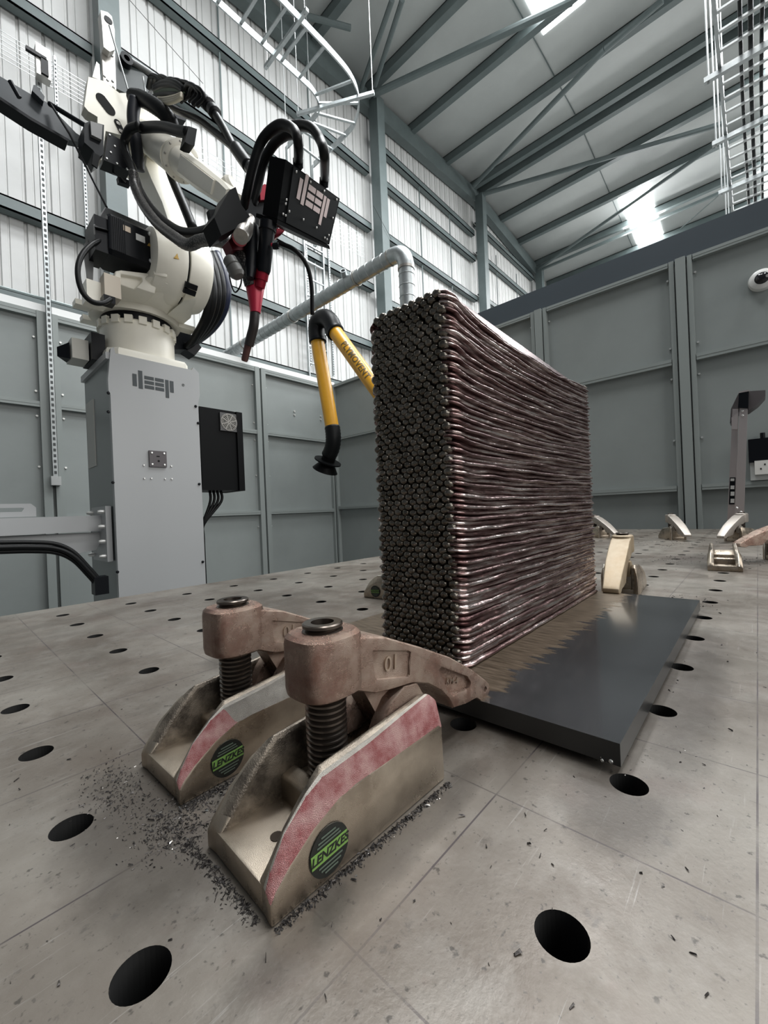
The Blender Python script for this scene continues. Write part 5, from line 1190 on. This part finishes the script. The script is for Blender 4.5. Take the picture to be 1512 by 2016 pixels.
# stay wires on the wall
for (a1, b1) in (((255, 0), (400, 165)), ((735, 405), (770, 470))):
    bm = BM(); cyl(bm, atY(*a1, 6.0), atY(*b1, 6.0), 0.004, 5); o_ = obj('stay_wire', bm, rubber); tag(o_, 'thin dark wire slanting down the white cladding above the robot' if a1[0] == 255 else 'thin dark wire slanting beside the tall column', 'wire')

# ================================================================== THINGS ON THE TABLE
clamp((0.76, 0.775, 0), -86, 'cast steel clamp half hidden behind the left side of the welded block', paint=cast, arm_m=cast_arm, pocket=False)
clamp((2.87, 0.44, 0), 208, 'far cast steel clamp with its arm pointing right, left of the upright step', paint=cast, arm_m=mat('cast_steel_bright', (0.40, 0.36, 0.32), 0.40, 0.6), badge=False, pocket=False)
clamp((2.84, 0.075, 0), 158, 'far cast steel clamp with its arm pointing left, in front of the upright step', paint=cast, arm_m=MATS['cast_steel_bright'], badge=False, pocket=False)
t7 = clamp((2.06, -0.125, 0), 132, 'cast steel clamp at the right edge of the picture, long arm reaching left', paint=cast, arm_m=cast_arm, badge=False, pocket=True)
for ch in t7.children:
    if ch.name.startswith('clamping_arm'): ch.matrix_local = Matrix.Translation((0.073, 0, 0.115)) @ Matrix.Rotation(radians(-8), 4, 'Y') @ Matrix.Translation((-0.073, 0, -0.115))
clamp((2.93, 0.87, 0), 228, 'far cast steel clamp peeping out right behind the welded block', paint=cast, arm_m=MATS['cast_steel_bright'], badge=False, pocket=False)
cl = thing('clamp_base_block', 'loose clamp base without an arm, two raised cheeks, right part of the table', 'clamp base', (1.60, 0.038, 0), radians(4))
clamp_parts(cl, cast, cast_arm, badge=False, with_arm=False)

# upright aluminium step
alu = mat('anodised_aluminium', (0.52, 0.47, 0.46), 0.38, 0.75)
st = thing('folding_step', 'folded aluminium step standing upright on the table with a black cap and grey tread', 'step', (3.45, 0.12, 0))
XS = 3.45
def at_s(u, v): return atX(u, v, XS)
sp0 = at_s(1438, 1040); sp1 = at_s(1452, 800)
def slabX(t, name, pts, d, m, X=XS, **kw):
    P_ = [atX(u, v, X) for u, v in pts]; d = Vector(d); bm = BM(); loft(bm, [P_, [p+d for p in P_]]); return loc_(obj(name, bm, m, **kw), t)
slabX(st, 'front_rail', [(1445, 1040), (1456, 800), (1472, 800), (1464, 1040)], (0.04, 0, 0), alu, bevel=0.003)
slabX(st, 'rear_rail', [(1431, 1040), (1442, 805), (1454, 805), (1446, 1040)], (0.04, 0, 0), alu, X=XS+0.03, bevel=0.003)
slabX(st, 'post_cap', [(1453, 803), (1455, 772), (1474, 768), (1473, 804)], (0.06, 0, 0), rob_black, X=XS-0.01, bevel=0.003)
slabX(st, 'cap_top', [(1454, 774), (1456, 771), (1475, 767), (1475, 770)], (0.06, 0, 0), alu, X=XS-0.012)
slabX(st, 'tread', [(1437, 833), (1439, 805), (1453, 776), (1474, 770), (1507, 768), (1507, 779), (1492, 795), (1474, 808), (1453, 812)], (0.16, 0, 0), mat('tread_plum_grey', (0.085, 0.075, 0.078), 0.5), X=XS+0.045, bevel=0.003)
slabX(st, 'hinge_plate', [(1440, 822), (1453, 812), (1452, 845), (1441, 845)], (0.006, 0, 0), alu, X=XS-0.002)
lab = slabX(st, 'instruction_label', [(1435, 993), (1437, 940), (1448, 940), (1446, 993)], (0.002, 0, 0), rob_black, X=XS+0.027)
for v0, v1 in ((942, 947), (956, 963), (968, 976), (982, 990)):
    slabX(st, 'label_print', [(1438, v1), (1438.5, v0), (1446, v0), (1445.5, v1)], (0.001, 0, 0), MATS['label_white'], X=XS+0.026)
studs('rivet', [at_s(1462, 809), at_s(1462, 818), at_s(1451, 1000), at_s(1459, 1008)], (-0.006, 0, 0), 0.006, bolt_m, st)
slabX(st, 'foot', [(1430, 1042), (1431, 1030), (1466, 1030), (1465, 1042)], (0.05, 0, 0), mat('foot_red', (0.16, 0.03, 0.03), 0.5), X=XS-0.005)

# ================================================================== ON THE RIGHT WALL
cd = thing('dome_camera', 'white dome security camera on the right cell wall', 'camera', (XC, -0.07, 1.78))
c = atX(1500, 553, XC)
bm = BM(); lathe(bm, [(0.075, 0), (0.077, -0.015), (0.070, -0.04), (0.046, -0.055)], Matrix.Translation((XC-0.001, c.y, c.z)), 36); loc_(obj('housing', bm, mat('camera_white', (0.66, 0.66, 0.64), 0.35), smooth='auto'), cd)
bm = BM(); sphere(bm, (XC-0.045, c.y, c.z), (0.036, 0.044, 0.044), None, 24, 14); loc_(obj('dome', bm, mat('dome_black', (0.01, 0.01, 0.012), 0.1), smooth=True), cd)
c = atX(1506, 884, XC)
ib = thing('isolator_box', 'black plug box on the right wall above the pale socket', 'box', (XC, c.y, c.z))
bm = BM(); box(bm, (XC-0.07, c.y-0.10, c.z-0.095), (XC, c.y+0.09, c.z+0.075)); loc_(obj('box_body', bm, rob_black, bevel=0.012), ib)
for dy in (-0.045, 0.01):
    bm = BM(); cyl(bm, (XC-0.04, c.y+dy, c.z+0.07), (XC-0.04, c.y+dy, c.z+0.115), 0.014, 12); loc_(obj('cable_gland', bm, rob_black, smooth='auto'), ib)
c2 = atX(1506, 922, XC)
so = thing('wall_socket', 'pale grey weatherproof socket on the right wall below the black box', 'socket', (XC, c2.y, c2.z))
bm = BM(); box(bm, (XC-0.06, c2.y-0.10, c2.z-0.085), (XC, c2.y+0.08, c2.z+0.075)); loc_(obj('back_box', bm, mat('socket_grey', (0.42, 0.43, 0.42), 0.4), bevel=0.012), so)
bm = BM(); box(bm, (XC-0.075, c2.y-0.06, c2.z-0.045), (XC-0.06, c2.y+0.055, c2.z+0.055)); fp = loc_(obj('socket_face', bm, mat('socket_white', (0.66, 0.65, 0.62), 0.4), bevel=0.006), so)
for dy, dz in ((0.0, 0.025), (0.022, -0.005), (-0.022, -0.005)):
    bm = BM(); box(bm, (XC-0.0765, c2.y+dy-0.004, c2.z+dz-0.006), (XC-0.0745, c2.y+dy+0.004, c2.z+dz+0.006)); loc_(obj('pin_slot', bm, hole_black), so)

# ================================================================== SWARF
swarf_m = mat('weld_swarf', (0.012, 0.010, 0.010), 0.3, 0.5, scale=500, col2=(0.14, 0.13, 0.125))
def swarf(name, label, spots, n, seed, smin=0.0008, smax=0.003):
    rs = random.Random(seed); verts = []; faces = []
    for i in range(n):
        kind = rs.choice(spots); x, y = kind(rs); z0 = 0.0
        s = rs.uniform(smin, smax)*(1 if rs.random() < 0.93 else 1.7); L_ = s*rs.uniform(1, 3.2); a = rs.uniform(0, pi); t = rs.uniform(-0.35, 0.35)
        M = Matrix.Translation((x, y, z0+s*0.4+abs(sin(t))*L_*0.5)) @ Matrix.Rotation(a, 4, 'Z') @ Matrix.Rotation(t, 4, 'Y')
        b0 = len(verts); w, h = s*rs.uniform(.3, .9)/2, s*rs.uniform(.3, .8)/2
        for q in ((-L_/2, -w, -h), (L_/2, -w*0.5, -h), (L_/2, w*0.6, -h), (-L_/2, w, -h), (-L_/2*0.8, 0, h), (L_/2*0.7, 0, h*0.8)): verts.append(tuple(M @ Vector(q)))
        faces += [tuple(b0+k for k in f) for f in ((0, 3, 2, 1), (0, 1, 5, 4), (3, 4, 5, 2), (0, 4, 3), (1, 2, 5))]
    me = bpy.data.meshes.new(name); me.from_pydata(verts, [], faces); o_ = link(name, me, swarf_m)
    tag(o_, label, 'metal swarf', kind='stuff')
def seg(a, b, w):
    def f(rs):
        t = rs.random(); g = abs(rs.gauss(0, w)); dx, dy = b[0]-a[0], b[1]-a[1]; l = sqrt(dx*dx+dy*dy)
        return a[0]+dx*t-dy/l*(-g), a[1]+dy*t+dx/l*(-g)
    return f
def blob(c, sx, sy):
    return lambda rs: (rs.gauss(c[0], sx), rs.gauss(c[1], sy))
swarf('metal_swarf', 'dark glittering metal swarf heaped along the foot of the nearest clamps',
      [seg((0.118, 0.2005), (0.278, 0.1945), 0.0026), seg((0.118, 0.2005), (0.278, 0.1945), 0.0026), seg((0.1165, 0.30), (0.1165, 0.21), 0.004), blob((0.112, 0.315), 0.012, 0.015), blob((0.098, 0.40), 0.012, 0.03), blob((0.13, 0.335), 0.02, 0.012), seg((0.125, 0.3385), (0.20, 0.338), 0.004)], 3600, 3, 0.0003, 0.0011)
swarf('metal_swarf', 'fine swarf scattered beyond the far end of the dark plate',
      [blob((1.05, 0.17), 0.03, 0.035), blob((1.08, 0.12), 0.05, 0.03), blob((1.85, 0.22), 0.10, 0.05), blob((1.9, 0.0), 0.1, 0.05), blob((2.5, 0.3), 0.1, 0.1)], 500, 4, 0.0008, 0.0028)
swarf('metal_swarf', 'sparse swarf specks spread over the open table in the foreground',
      [lambda rs: (rs.uniform(0.15, 0.8), rs.uniform(-0.05, 0.25)), lambda rs: (rs.uniform(0.0, 0.3), rs.uniform(0.1, 0.6))], 170, 5, 0.0005, 0.0017)

swarf_m = mat('bright_swarf', (0.55, 0.54, 0.52), 0.25, 0.9)
swarf('metal_swarf', 'small bright metal flakes lying in the dark dust between the two near clamps',
      [seg((0.118, 0.2000), (0.278, 0.1940), 0.004), blob((0.112, 0.315), 0.012, 0.015), blob((0.098, 0.40), 0.015, 0.03), blob((0.13, 0.335), 0.02, 0.012), blob((0.42, 0.07), 0.05, 0.02), blob((1.05, 0.17), 0.03, 0.035)], 190, 8, 0.0003, 0.0010)
